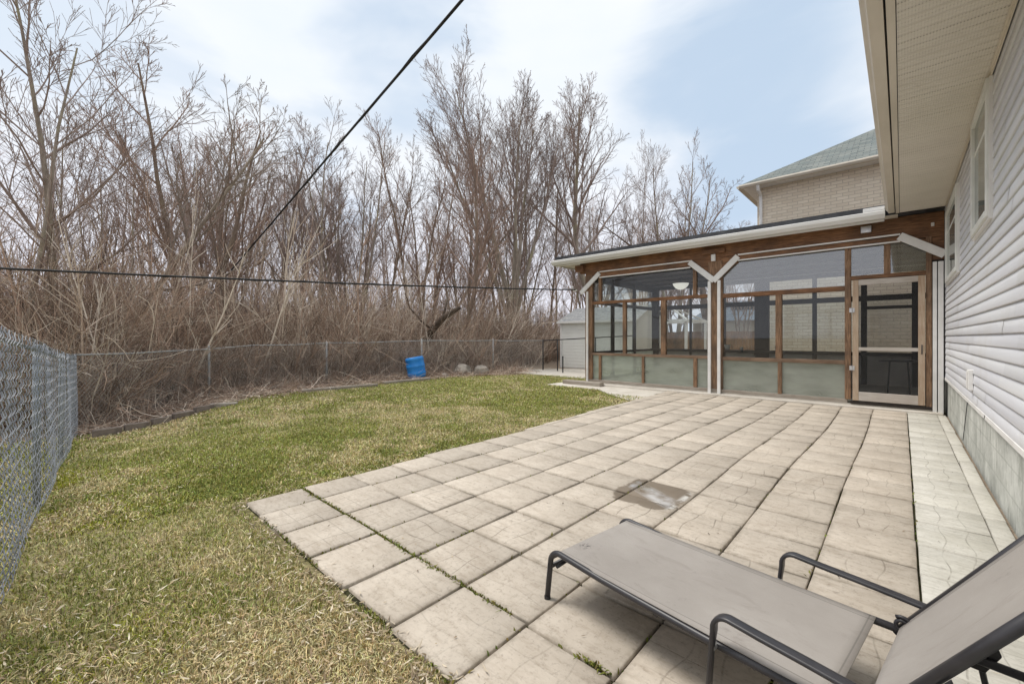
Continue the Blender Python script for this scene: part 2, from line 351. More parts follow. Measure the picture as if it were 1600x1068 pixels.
M['edging'] = mottled('dark_brick_edging', (.13, .105, .09), (.24, .20, .17), 7, .9, .2, .5, .01)
M['steel'] = mottled('bright_steel', (.5, .5, .5), (.65, .65, .65), 10, .35, .5, 0, 0, metal=.8)
m = Mat('sling_fabric', .8, .2); n = m.noise(2.2, 5, .6); c = m.mix(m.ramp(n, .35, .68), (.305, .28, .255), (.375, .348, .32))
wv = m.new('ShaderNodeTexChecker'); wv.inputs['Scale'].default_value = 420; m.link(m.tc.outputs['Object'], wv.inputs['Vector']); c = m.mix(m.math('MULTIPLY', wv.outputs['Fac'], .18), c, (.16, .14, .13))
c = m.mix(m.ramp(m.noise(6, 6, .7), .62, .74, 0, .5), c, (.15, .13, .12)); sp_ = m.new('ShaderNodeSeparateXYZ'); m.link(m.tc.outputs['Object'], sp_.inputs[0])
hem = m.math('MINIMUM', m.math('ABSOLUTE', m.math('SUBTRACT', sp_.outputs[1], .030)), m.math('ABSOLUTE', m.math('SUBTRACT', sp_.outputs[1], .530)))
c = m.mix(m.ramp(hem, .0012, .003, .55, 0), c, (.13, .12, .11))
hx = m.math('MINIMUM', m.math('ABSOLUTE', m.math('SUBTRACT', sp_.outputs[0], 1.085)), m.math('ABSOLUTE', m.math('SUBTRACT', sp_.outputs[0], .0)))
c = m.mix(m.ramp(hx, .0012, .003, .45, 0), c, (.13, .12, .11))
scx = m.math('SUBTRACT', sp_.outputs[0], .075); scy = m.math('SUBTRACT', sp_.outputs[1], .15); sr = m.math('SQRT', m.math('ADD', m.math('POWER', scx, 2), m.math('POWER', scy, 2)))
c = m.mix(m.math('MULTIPLY', m.ramp(sr, .015, .04, 1, 0), m.ramp(m.noise(55, 4, .7), .48, .58, 0, .8)), c, (.07, .06, .06))
c = m.mix(m.math('MULTIPLY', m.ramp(m.noise(4, 6, .7, (1, 3, 1), dist=1), .56, .70), .35), c, (.20, .175, .155))
m.color(c).bump(m.math('ADD', m.math('MULTIPLY', wv.outputs['Fac'], .12), m.math('MULTIPLY', m.noise(5, 3, .5, (1, 2.5, 1), dist=.8), 1.5)), .35, .006); M['sling'] = m.m
def bark(name, a, b, l, sc_=5):
    m = Mat(name, .9, .15); g = m.noise(sc_ * 3, 6, .7, (1, 1, .18)); n = m.noise(1.4, 5)
    c = m.mix(m.ramp(g, .35, .65), a, b); c = m.mix(m.ramp(n, .48, .7, 0, .7), c, l); m.color(c).bump(g, .8, .02); return m.m
M['bark_grey'] = bark('grey_bark', (.22, .185, .15), (.38, .325, .275), (.38, .35, .21))
M['bark_brown'] = bark('brown_bark', (.14, .10, .078), (.27, .205, .16), (.29, .24, .17))
M['bark_pale'] = bark('pale_bark', (.26, .215, .175), (.44, .38, .32), (.38, .34, .24))
def twigm(name, a, b):
    m = Mat(name, .85, .15); m.color(m.mix(m.ramp(m.noise(1.1, 4), .35, .65), a, b)); return m.m
M['bark_dark'] = bark('dark_rotten_bark', (.06, .045, .036), (.15, .115, .09), (.16, .13, .1))
M['twig_grey'] = twigm('grey_twigs', (.23, .178, .155), (.36, .285, .25))
M['twig_brown'] = twigm('brown_twigs', (.26, .18, .14), (.40, .29, .235))
M['twig_pale'] = twigm('pale_twigs', (.24, .20, .17), (.36, .30, .255))

# ------------------------------------------------------------------ terrain
def smooth(t): t = np.clip(t, 0, 1); return t * t * (3 - 2 * t)
def g(x, y):
    x = np.asarray(x, float); y = np.asarray(y, float)
    return -.30 * np.clip((-x - 4) / 6, 0, 1) * smooth((3.0 - y) / 2.8)
def gz(x, y): return float(g(x, y))
_lat = np.random.RandomState(5).rand(256, 256)
def vn(x, y, s=1.0, o=0):
    x = np.asarray(x, float) * s + 37.3 + o * 11.7; y = np.asarray(y, float) * s + 91.1 + o * 5.3
    xi = np.floor(x).astype(int); yi = np.floor(y).astype(int); fx = smooth(x - xi); fy = smooth(y - yi)
    a = _lat[xi % 256, yi % 256]; b = _lat[(xi + 1) % 256, yi % 256]; c_ = _lat[xi % 256, (yi + 1) % 256]; d = _lat[(xi + 1) % 256, (yi + 1) % 256]
    return (a * (1 - fx) + b * fx) * (1 - fy) + (c_ * (1 - fx) + d * fx) * fy
def fbm(x, y, s, o=0): return vn(x, y, s, o) * .55 + vn(x, y, s * 2.1, o + 1) * .28 + vn(x, y, s * 4.3, o + 2) * .17

def gridmesh(name, X, Y, Z, mat, **k):
    r, c_ = X.shape; v = np.stack([X, Y, Z], -1).reshape(-1, 3)
    i = np.arange(r * c_).reshape(r, c_); f = np.stack([i[:-1, :-1], i[:-1, 1:], i[1:, 1:], i[1:, :-1]], -1).reshape(-1, 4)
    return npmesh(name, v, f, mat, **k)
xs = np.concatenate([[-700, -300, -120, -70, -50], np.arange(-40, 6, .5), [8, 15, 40, 120, 400, 700]])
ys = np.concatenate([[-700, -300, -100, -40, -20], np.arange(-12, 40, .5), [45, 60, 100, 300, 700]])
XX, YY = np.meshgrid(xs, ys); ZZ = g(XX, YY) + .0
ZZ += np.where(XX < -12, (fbm(XX, YY, .4) - .5) * .25 * np.clip((-12 - XX) / 3, 0, 1), 0)
tag(gridmesh('ground', XX, YY, ZZ - .004, M['soil'], smooth=True), kind='structure')

LB = [(-8, -10.3), (.25, -9.35), (1.0, -9.3), (1.6, -9.6), (3, -10.1), (4.4, -10.5), (7, -10.85), (9, -10.75), (10.5, -10.1), (11.5, -9.9), (13, -9.8)]
def lawn_left(y): return np.interp(y, [p[0] for p in LB], [p[1] for p in LB])
rows = np.arange(-8, 12.3, .2); R_ = np.where(rows < 9.9, .5, -6.45)
cols = np.linspace(0, 1, 60)
LX = lawn_left(rows)[:, None] + (vn(rows * 1.7, rows, 1)[:, None] - .5) * .3 * (1 - cols) ** 4 + (R_ - lawn_left(rows))[:, None] * cols
LY = np.repeat(rows[:, None], 60, 1)
tag(gridmesh('lawn', LX, LY, g(LX, LY) + .004, M['lawn'], smooth=True), kind='structure')

# concrete path between the yard and the shed, and the strip in front of the sunroom
mb = MB(); mb.add([(-11.2, 11.6, .012), (-7.0, 11.2, .012), (-6.6, 12.3, .012), (-6.6, 14.3, .012), (-9.9, 14.6, .012), (-11.4, 12.6, .012)], [(0, 1, 2, 3, 4, 5)])
tag(mb.build('path', M['slab']), kind='structure')
mb = MB(); mb.box(-7.15, -4.1, 9.15, 9.93, -.05, .02); mb.add([(-4.9, 8.55, .016), (-4.0, 7.9, .016), (-4.0, 9.16, .016), (-5.6, 9.16, .016)], [(0, 1, 2, 3)])
tag(mb.build('pavement', M['slab'], bevel=.006), kind='structure')

# patio: every slab has its own tilt, tone and pattern strength
rng = np.random.RandomState(11)
def patio_left(y): return -3.70 - .045 * (y - 1)
PV, PF, PC, PU = [], [], [], []
def slab(x0, x1, y0, y1, bri, pat, wh, orient):
    if x1 - x0 < .06 or y1 - y0 < .06: return
    gpx, gpy = rng.uniform(.005, .010) * (.45 if wh else 1), (rng.uniform(.0055, .0095) if rng.rand() < (.92 if y0 < 3.6 else .4) else rng.uniform(.0015, .003)) * (.6 if wh else 1); x0 += gpx; x1 -= gpx; y0 += gpy; y1 -= gpy
    cx, cy = (x0 + x1) / 2, (y0 + y1) / 2; an = rng.normal(0, .004); tx, ty = rng.normal(0, .004, 2); zt = .032 + rng.normal(0, .0022)
    base = len(PV); ch = .005
    for (ins, zz) in ((0, -.01), (0, zt - ch), (ch, zt)):
        for (px, py) in ((x0 + ins, y0 + ins), (x1 - ins, y0 + ins), (x1 - ins, y1 - ins), (x0 + ins, y1 - ins)):
            dx_, dy_ = px - cx, py - cy; X_ = cx + dx_ * cos(an) - dy_ * sin(an); Y_ = cy + dx_ * sin(an) + dy_ * cos(an)
            X_ += .020 * sin(Y_ * 1.15 + X_ * .8) * min(max((Y_ - 2.5) / 2, 0), 1) * min(max((.1 - X_) / .8, 0), 1); Y_ += .022 * sin(X_ * 1.9 + Y_ * .35) * min(max((Y_ - 2.5) / 2, 0), 1) * min(max((9.6 - Y_), 0), 1)
            PV.append((X_, Y_, zz + (tx * dx_ + ty * dy_ if zz > 0 else 0))); PC.append((bri, pat, wh))
    for a, b in ((0, 4), (4, 8)):
        for i in range(4):
            j = (i + 1) % 4; PF.append((base + a + i, base + a + j, base + b + j, base + b + i)); PU.extend([(0, 0)] * 4)
    PF.append((base + 8, base + 9, base + 10, base + 11))
    uvq = [(0, 0), (1, 0), (1, 1), (0, 1)]
    PU.extend(uvq[orient:] + uvq[:orient])
S = .43
for k in range(-1, 10):
    x1 = .07 - S * k + (0 if k <= 0 else rng.normal(0, .004)); x0 = .07 - S * (k + 1)
    if k == -1: x0, x1 = .07, .425
    y = .99 + rng.normal(0, .006) + (0.0 if k > 4 else (0, .07, -.04, 0, 0, 0)[k + 1])
    if k < 3: y -= S * 3
    y += 0
    row = 0
    if k == -1:
        yy_ = .99 - 3 * S
        while yy_ < 9.8: slab(.425, .530, yy_, min(yy_ + S * 2.2, 9.86), rng.uniform(.95, 1.05), 0, 1., 0); yy_ += S * 2.2
    while y < 9.86:
        hgt = S + rng.normal(0, .003) + (.012 if rng.rand() < .1 else 0)
        if k >= 0 and k < 5 and y > 3.6 and rng.rand() < .06: hgt = .17
        y1_ = min(y + hgt, 9.86)
        xa = max(x0, patio_left((y + y1_) / 2) + rng.uniform(-.02, .02)) if k == 8 or k == 9 else x0
        if xa < x1:
            near = (-x1 < 2.2) or y < 2.2
            pat = rng.uniform(.5, 1) if k == -1 else rng.choice([0, .12, .35, .7, 1], p=[.05, .15, .25, .3, .25]) if (k <= 3 or (y < 1.9 and k < 8)) else rng.choice([0, .06, .18, .5], p=[.5, .3, .15, .05])
            slab(xa, x1, y, y1_, rng.uniform(.90, 1.09), pat, 1. if k == -1 else 0., int(rng.choice([0, 2] if k < 3 else [0, 1, 2, 3])))
        y = y1_
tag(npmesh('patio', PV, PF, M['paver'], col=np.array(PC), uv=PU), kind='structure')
mb = MB(); mb.add([(-3.70, .995, .010), (.53, .995, .010), (.53, 9.9, .010), (-4.08, 9.9, .010)], [(0, 1, 2, 3)]); mb.add([(-1.19, -.35, .010), (.53, -.35, .010), (.53, .995, .010), (-1.19, .995, .010)], [(0, 1, 2, 3)])
tag(mb.build('patio_bedding', M['joint']), kind='structure')

# ------------------------------------------------------------------ grass blades
def blades(n, px, py, hmin, hmax, wd, seed, cfun, lean=.6):
    r = np.random.RandomState(seed); n = len(px)
    h = r.uniform(hmin, hmax, n); a = r.uniform(0, 2 * pi, n); ln = np.abs(r.normal(0, lean, n)) * h; la = r.uniform(0, 2 * pi, n)
    z = g(px, py) + .004
    bx, by = np.cos(a) * wd / 2, np.sin(a) * wd / 2; lx, ly = np.cos(la) * ln, np.sin(la) * ln
    v = np.empty((n, 5, 3))
    v[:, 0] = np.stack([px - bx, py - by, z], -1); v[:, 1] = np.stack([px + bx, py + by, z], -1)
    v[:, 2] = np.stack([px + bx * .8 + lx * .4, py + by * .8 + ly * .4, z + h * .55], -1); v[:, 3] = np.stack([px - bx * .8 + lx * .4, py - by * .8 + ly * .4, z + h * .55], -1)
    v[:, 4] = np.stack([px + lx * 1.1, py + ly * 1.1, z + h * np.clip(1 - ln / h * .4, .25, 1)], -1)
    i = np.arange(n)[:, None] * 5; tri = np.concatenate([i + [0, 1, 2], i + [0, 2, 3], i + [3, 2, 4]], 0)
    c = cfun(px, py, r)
    return v.reshape(-1, 3), tri, np.repeat(c, 5, 0)
def grass_col(x, y, r):
    n = len(x); f = fbm(x, y, .75, 3); f2 = fbm(x, y, 3.1, 7)
    d = np.hypot(x, y)
    straw = np.clip((f - .46) * 2.3 + (f2 - .5) * 2.2 + .37 + .40 * np.clip((3.2 - d) / 1.4, -.3, 1) - .22 * np.clip((y - 2.5) / 3, 0, 1) - .25 * np.exp(-((x + 5.6) ** 2 + (y - 7.6) ** 2) / 3), .10, .93)
    straw += .30 * np.exp(-((x + 2.75) ** 2 + (y - .4) ** 2) / .45) + .35 * np.exp(-((x + 1.75) ** 2 + (y - .65) ** 2) / .12) - .12 * np.exp(-((x + 4.6) ** 2 + (y - 2.5) ** 2) / 2.5)
    # greener ring beside the patio corner, mossy strip along the fence
    straw -= .25 * np.exp(-((x + 4.0) ** 2 + (y - .9) ** 2) / .5)
    is_s = r.rand(n) < straw
    gr = np.stack([.275 + .12 * r.rand(n), .305 + .10 * r.rand(n), .068 + .05 * r.rand(n)], -1)
    gr *= (.75 + .5 * f2)[:, None]
    st = np.stack([.62 + .15 * r.rand(n), .53 + .13 * r.rand(n), .28 + .12 * r.rand(n)], -1)
    dk = r.rand(n) < .28; st[dk] *= .4; gr[r.rand(n) < .25] *= .5
    moss = (np.exp(-((y + .05) / .45) ** 2) * (x > -7) * (fbm(x, y, 1.6, 9) > .5)) > r.rand(n) * 1.2
    c = np.where(is_s[:, None], st, gr); c[moss & ~is_s] = (.33, .34, .035)
    return c
def off_patio(x, y):
    e = (vn(x, y, 6) - .5) * .08
    on = (x > patio_left(y) - .01 + e) & (y > .985 + e) & (y < 9.9)
    on |= (x > -1.19 + e) & (y > -.3 + e) & (y < 1.0)
    on |= (x > -7.15) & (y > 9.15) | ((x > -4.9 - (y - 8.55)) & (y > 8.6) & (y < 9.3))
    on |= (x > -11.2) & (y > 11.55)
    return ~on & (x > lawn_left(y) - .25 + (vn(x, y, 2.5, 3) - .5) * .5)
r = np.random.RandomState(3); GX, GY = [], []
def scatter(n, rmin, rmax, a0, a1):
    rr_ = rmin * (rmax / rmin) ** r.rand(n); aa = r.uniform(a0, a1, n)          # denser near the viewer: a real lawn thinned out with distance
    x, y = -np.sin(aa) * rr_, np.cos(aa) * rr_
    k = off_patio(x, y) & (x < -.3) & (y < 12.5) & (y > -3); return x[k], y[k]
V_, F_, C_ = [], [], []; off = 0
for (n, r0, r1, hm, hx, wd, sd) in ((210000, 1.25, 4.2, .010, .038, .0045, 1), (190000, 4.0, 8.5, .014, .045, .008, 2), (110000, 8, 14.5, .02, .05, .014, 3)):
    x, y = scatter(n, r0, r1, rad(5), rad(100)); v, f, c = blades(n, x, y, hm, hx, wd, sd, grass_col, .9)
    V_.append(v); F_.append(f + off); C_.append(c); off += len(v)
tag(npmesh('grass', np.concatenate(V_), np.concatenate(F_), M['grass'], col=np.concatenate(C_)), 'short patchy winter lawn grass, green and straw coloured', 'grass', kind='stuff')

# dry clippings and leaf bits lying on the lawn and the soil strip
def litter(n, x, y, lmin, lmax, wmin, wmax, seed, pal, zoff=.012):
    r = np.random.RandomState(seed); n = len(x); L_ = r.uniform(lmin, lmax, n); W_ = r.uniform(wmin, wmax, n); a = r.uniform(0, 2 * pi, n)
    z = g(x, y) + zoff + r.uniform(0, .02, n); ax = np.stack([np.cos(a), np.sin(a), r.normal(0, .25, n)], -1); bx = np.stack([-np.sin(a), np.cos(a), r.normal(0, .3, n)], -1)
    P = np.stack([x, y, z], -1); v = np.empty((n, 6, 3)); bend = r.uniform(-.2, .5, n)[:, None] * np.array([0, 0, 1])
    for i, (s, t) in enumerate(((-.5, 0), (-.1, -.5), (.5, -.1), (.5, .1), (.0, .5), (-.3, .35))):
        v[:, i] = P + ax * (L_ * s)[:, None] + bx * (W_ * t)[:, None] + bend * (L_ * abs(s))[:, None] * .6
    i = np.arange(n)[:, None] * 6; f = np.concatenate([i + [0, 1, 4, 5], i + [1, 2, 3, 4]], 0)
    pal = np.array(pal); c = pal[r.randint(0, len(pal), n)] * r.uniform(.8, 1.15, n)[:, None]
    return v.reshape(-1, 3), f, np.repeat(c, 6, 0)
r = np.random.RandomState(8)
x, y = scatter(7500, 1.3, 9, rad(8), rad(98)); k = fbm(x, y, 1.1, 4) + r.rand(len(x)) * .35 > .62; x, y = x[k], y[k]
v1, f1, c1 = litter(0, x, y, .015, .05, .003, .009, 5, [(.60, .52, .38), (.66, .59, .46), (.42, .32, .20), (.30, .22, .14)], .016)
edge_y = np.concatenate([r.uniform(.3, 1.0, 500), np.full(500, .95)]); ex = np.concatenate([r.uniform(-1.35, -1.1, 500), r.uniform(-3.8, -1.2, 500)]); edge_y = edge_y + r.normal(0, .04, 1000)
ex2 = patio_left(np.linspace(1, 8, 260)) + r.normal(-.03, .03, 260); ey2 = np.linspace(1, 8, 260)
v2, f2, c2 = litter(0, np.concatenate([ex, ex2]), np.concatenate([edge_y, ey2]), .015, .05, .003, .010, 6, [(.58, .5, .38), (.2, .15, .1), (.33, .26, .17)], .02)
tag(npmesh('dry_leaf_litter', np.concatenate([v1, v2]), np.concatenate([f1, f2 + len(v1)]), M['grass'], col=np.concatenate([c1, c2])), 'pale dry leaf bits scattered over the lawn', 'leaf litter', kind='stuff')
r = np.random.RandomState(14); x = r.uniform(-3.9, .5, 520); y = 1 + 8.7 * r.rand(520) ** 1.3
v, f, c = litter(0, x, y, .006, .030, .002, .008, 15, [(.16, .12, .08), (.30, .22, .14), (.42, .34, .22), (.09, .07, .05)], 0); v[:, 2] = .036 + (v[:, 2] - v[:, 2].min()) * .12
tag(npmesh('leaf_crumbs', v, f, M['grass'], col=c), 'tiny leaf crumbs and grit lying on the patio slabs', 'leaf crumbs', kind='stuff')
# moss and weeds in the joints
mx, my = [], []
r = np.random.RandomState(21)
for yy, xa, xb, n in ((1.42, -3.7, -.8, 1100), (.99, -3.5, -1.2, 260)):
    mx.append(r.uniform(xa, xb, n)); my.append(yy + r.normal(0, .006, n))
for k in range(0, 9):
    n = 60 if k != 5 else 200; mx.append(.07 - S * k + r.normal(0, .005, n)); my.append(1 + 6.5 * r.rand(n) ** 1.7)
mx = np.concatenate(mx); my = np.concatenate(my); k = fbm(mx, my, 2.2, 2) > .47; mx, my = mx[k], my[k]
def moss_col(x, y, r): c = np.stack([.13 + .07 * r.rand(len(x)), .135 + .07 * r.rand(len(x)), .03 + .02 * r.rand(len(x))], -1); return c
v, f, c = blades(0, mx, my, .010, .026, .010, 4, moss_col, .9); v[:, 2] += .020
tag(npmesh('moss', v, f, M['grass'], col=c), 'green moss and weeds growing in the paver joints', 'moss', kind='stuff')

# ------------------------------------------------------------------ main house
house = empty('house', (.54, 3, 0), 0, 'white sided house on the right with grey block foundation and deep beige eave', 'house')
IH = Matrix.Translation((-.54, -3, 0))
def hp(o): o.matrix_parent_inverse = Matrix.Identity(4); o.location = (-.54, -3, 0); return o
WX = .535; Y0, Y1 = -7, 14.3
hp(MB().box(WX + .02, 8.5, Y0, Y1, -.1, .66).build('foundation', M['found'], house))
# siding courses, lapped
mb = MB(); VS, FS, CS = [], [], []; zc = .64; rs = random.Random(4); EXP = .0985; n_ = 0
while zc < 3.42:
    yy = Y0
    while yy < Y1:
        L_ = rs.uniform(2.2, 3.8) if yy > Y0 else rs.uniform(.5, 3.5); ye = min(yy + L_, Y1)
        t = rs.uniform(.93, 1.03); tb = t + rs.uniform(-.01, .02); jog = rs.uniform(0, .0025)
        pr = [(WX + .004 - jog, zc), (WX - .009 - jog, zc - .002), (WX - .0105 - jog, zc + .006), (WX - .001 - jog, zc + EXP * .97), (WX + .008, zc + EXP)]
        b = len(VS)
        for y_ in (yy, ye):
            for (px, pz) in pr: VS.append((px, y_, pz)); CS.append((t * .99, t, tb))
        for i in range(4): FS.append((b + i, b + i + 1, b + 5 + i + 1, b + 5 + i))
        yy = ye
    zc += EXP; n_ += 1
hp(npmesh('siding', VS, FS, M['siding'], house, col=np.array(CS)))
hp(MB().box(WX - .016, WX + .005, Y0, 9.93, .60, .642).build('starter_strip', M['white'], house, bevel=.003))
hp(MB().box(WX + .012, 8.48, Y0 + .02, Y1 - .02, .661, 3.43).build('wall', M['fascia'], house))
# eave: ribbed soffit, fascia, gutter
VS, FS = [], []; y_ = -3.0; pts = []
while y_ < 9.62:
    pts += [(y_, 3.400), (y_ + .007, 3.414), (y_ + .014, 3.400), (y_ + .050, 3.4), (y_ + .053, 3.403), (y_ + .056, 3.4)]; y_ += .10
for (p, q) in pts: VS.append((-.025, p, q)); VS.append((WX - .02, p, q))
FS = [(2 * i, 2 * i + 1, 2 * i + 3, 2 * i + 2) for i in range(len(pts) - 1)]
hp(npmesh('soffit', VS, FS, M['soffit'], house))
hp(MB().profile([(WX - .03, 3.395), (WX - .012, 3.395), (WX - .012, 3.36), (WX - .016, 3.36), (WX - .019, 3.388), (WX - .03, 3.388)], 'y', -3, 9.6).build('soffit_trim', M['fascia'], house))
hp(MB().profile([(-.03, 3.392), (-.075, 3.392), (-.075, 3.55), (-.062, 3.55), (-.062, 3.41), (-.03, 3.41)], 'y', -3.0, 9.64).build('fascia', M['fascia'], house))
gprof = [(-.088, 3.53), (-.088, 3.405), (-.165, 3.405), (-.175, 3.43), (-.205, 3.47), (-.21, 3.52), (-.20, 3.53), (-.197, 3.52), (-.192, 3.475), (-.165, 3.438), (-.158, 3.412), (-.094, 3.412), (-.094, 3.53)]
gt = hp(MB().profile(gprof, 'y', -3.0, 9.62).build('gutter', M['fascia'], house))
rf = MB(); rf.add([(-.16, -3.2, 3.54), (-.16, 14.5, 3.54), (4.5, 14.5, 5.6), (4.5, -3.2, 5.6), (9.1, -3.2, 3.54), (9.1, 14.5, 3.54), (-.16, -3.2, 3.59), (-.16, 14.5, 3.59), (4.5, 14.5, 5.66), (4.5, -3.2, 5.66), (9.1, -3.2, 3.59), (9.1, 14.5, 3.59)],
    [(0, 1, 2, 3), (3, 2, 5, 4), (6, 9, 8, 7), (9, 10, 11, 8), (0, 6, 7, 1), (4, 5, 11, 10), (0, 3, 9, 6), (3, 4, 10, 9), (1, 7, 8, 2), (2, 8, 11, 5)])
hp(rf.build('roof', M['roofmem'], house))
# two windows with deep white casings
def house_window(ya, yb, za, zb, lab):
    f = MB(); x0, x1 = WX - .045, WX + .02; t = .06
    f.box(x0, x1, ya, ya + t, za, zb); f.box(x0, x1, yb - t, yb, za, zb); f.box(x0 - .004, x1, ya + t, yb - t, za, za + t); f.box(x0, x1, ya + t, yb - t, zb - t, zb)
    f.box(x0 + .02, x1, ya + t, yb - t, zb - .34, zb - .31)
    wn = hp(f.build('window', M['window'], house, bevel=.004)); wn['label'] = lab
    p = MB().box(WX - .021, WX - .017, ya + t, yb - t, za + t, zb - t).build('pane', M['darkpane'], wn)
    for a, b in ((ya - .022, ya - .001), (yb + .001, yb + .022)): MB().box(x0 + .016, x1 - .01, a, b, za - .02, zb).build('channel', M['white'], wn)
    MB().box(x0 + .012, x1 - .01, ya - .02, yb + .02, za - .022, za - .001).build('channel', M['white'], wn)
house_window(5.02, 6.05, 2.26, 3.36, 'nearer small white framed window under the eave')
house_window(7.62, 9.35, 2.13, 3.22, 'farther white framed window beside the sunroom')
vt = MB().box(WX - .045, WX - .008, 6.24, 6.34, .77, .975); vt.box(WX - .052, WX - .045, 6.255, 6.325, .785, .96)
hp(vt.build('outlet_cover', M['white'], house, bevel=.004))
hp(MB().tube([(WX + .016, 7.0, .66), (WX + .010, 7.15, .4), (WX + .012, 7.5, .05)], .0035, 6).build('wall_cable', M['cable'], house, smooth=True))
hp(MB().add([(WX - .0185, 5.40, .60), (WX - .0185, 5.415, .60), (WX - .0185, 5.36, .642), (WX - .0185, 5.335, .642), (WX - .017, 5.40, .60), (WX - .017, 5.415, .60), (WX - .017, 5.36, .642), (WX - .017, 5.335, .642)], [(0, 1, 2, 3), (7, 6, 5, 4), (0, 4, 5, 1), (1, 5, 6, 2), (2, 6, 7, 3), (3, 7, 4, 0)]).build('strip_crack', M['blackmetal'], house))

# ------------------------------------------------------------------ sunroom
SR = empty('sunroom', (-3, 10, 0), 0, 'wooden glazed sunroom with white trim boards and flat dark roof', 'sunroom')
def sp(o): o.location = (3, -10, 0); return o
FY = 10.0; BY = 14.2; LX_ = -6.40
def SB(name, mat, boxes, bevel=.004, parent=SR, label=None):
    mb = MB()
    for b in boxes: mb.box(*b)
    o = mb.build(name, M[mat], parent, bevel=bevel)
    if parent is SR: sp(o)
    if label: o['label'] = label
    return o
SB('floor', 'slab', [(-6.5, .51, FY - .02, 14.3, -.05, .085)])
SB('base_curb', 'slab', [(-6.62, .50, 9.80, 9.975, -.03, .062)], .01)
SB('corner_curb', 'sillwood', [(-6.95, -5.75, 9.60, 9.795, -.02, .125)], .012)
SB('bottom_sill', 'sillwood', [(-6.42, -.74, FY - .02, FY + .09, .086, .16)], .006)
SB('threshold', 'darkwood', [(-.70, .45, FY - .05, FY + .10, .086, .135)], .006)
# front posts
for (a, b, mat, dy) in ((-6.44, -6.22, 'woodz', 0), (-3.20, -2.90, 'woodz', 0), (-.78, -.69, 'woodz', -.004), (.30, .37, 'woodz', -.006), (.37, .52, 'darkwood', .03)):
    SB('post', mat, [(a, b, FY - .03 + dy, FY + .10, .16 if b < -.6 else .135, 3.0)])
# rear and side frame
for (a, b) in ((-6.44, -6.20), (-5.15, -5.09), (-4.10, -4.05), (-3.24, -2.86), (-1.82, -1.72), (-.78, -.66), (.18, .40)):
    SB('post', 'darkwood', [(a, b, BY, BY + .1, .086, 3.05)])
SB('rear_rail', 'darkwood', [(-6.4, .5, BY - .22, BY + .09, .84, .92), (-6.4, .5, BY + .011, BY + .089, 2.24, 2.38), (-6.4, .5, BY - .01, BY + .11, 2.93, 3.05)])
SB('rear_rail', 'darkwood', [(-.66, .18, BY - .015, BY + .085, 2.02, 2.10)])
for y_ in (11.35, 12.75):
    SB('post', 'darkwood', [(LX_ - .04, LX_ + .05, y_, y_ + .09, .086, 3.05)])
SB('side_rail', 'darkwood', [(LX_ - .03, LX_ + .04, FY + .1, BY, .84, .91), (LX_ - .03, LX_ + .04, FY + .1, BY, 2.24, 2.34), (LX_ - .03, LX_ + .04, FY + .1, BY, 2.86, 3.05), (LX_ - .03, LX_ + .04, FY + .1, BY, .086, .15)])
SB('pane', 'glass', [(LX_, LX_ + .006, FY + .11, BY, .92, 2.235)], 0); SB('pane', 'glassup', [(LX_, LX_ + .006, FY + .11, BY, 2.345, 2.855)], 0)
SB('lower_panel', 'glasslow', [(LX_, LX_ + .008, FY + .11, BY, .155, .835)], 0)
SB('lower_panel', 'rearpanel', [(-6.2, .5, BY + .03, BY + .05, .09, .835)], 0)
SB('pane', 'glass', [(-6.2, .5, BY + .04, BY + .046, .925, 2.235)], 0)
# front rails
SB('middle_rail', 'woodrail', [(-6.22, -3.20, FY - .025, FY + .08, .82, .885)]); SB('middle_rail', 'woodrail', [(-2.90, -.78, FY - .025, FY + .08, .80, .875)])
SB('transom_rail', 'woodx', [(-6.22, -3.20, FY - .027, FY + .08, 2.20, 2.275)]); SB('transom_rail', 'woodx', [(-2.90, -.78, FY - .027, FY + .08, 2.17, 2.26)])
SB('door_head_rail', 'woodx', [(-.69, .30, FY - .03, FY + .08, 2.36, 2.43)])
for (x, zz0, zz1, wd) in ((-5.27, .885, 2.20, .09), (-4.24, .885, 2.20, .12), (-5.99, .16, .82, .07), (-4.76, .16, .82, .06), (-3.49, .16, .82, .08), (-5.99, 2.275, 2.92, .08), (-3.50, 2.275, 2.92, .08), (-1.84, .875, 2.17, .11), (-1.82, .16, .80, .07), (-.19, 2.43, 2.97, .09)):
    SB('mullion', 'woodz', [(x - wd / 2, x + wd / 2, FY - .022, FY + .07, zz0, zz1)])
def pane(x0, x1, z0, z1, mat='glass'):
    SB('pane', mat, [(x0, x1, FY + .02, FY + .026, z0, z1)], 0)
for a, b in ((-6.22, -5.315), (-5.225, -4.30), (-4.18, -3.20)): pane(a, b, .885, 2.20)
for a, b in ((-6.22, -6.025), (-5.955, -4.79), (-4.73, -3.53), (-3.45, -3.20)): pane(a, b, .16, .82, 'glasslow')
for a, b in ((-6.22, -6.03), (-5.95, -3.54), (-3.46, -3.20)): pane(a, b, 2.275, 2.90, 'glass')
for a, b in ((-2.90, -1.895), (-1.785, -.78)): pane(a, b, .875, 2.17)
for a, b in ((-2.90, -1.855), (-1.785, -.78)): pane(a, b, .16, .80, 'glasslow')
pane(-2.90, -.78, 2.26, 3.0, 'glassup'); pane(-.69, -.235, 2.43, 2.97, 'glassup'); pane(-.145, .30, 2.43, 2.97, 'glassup')
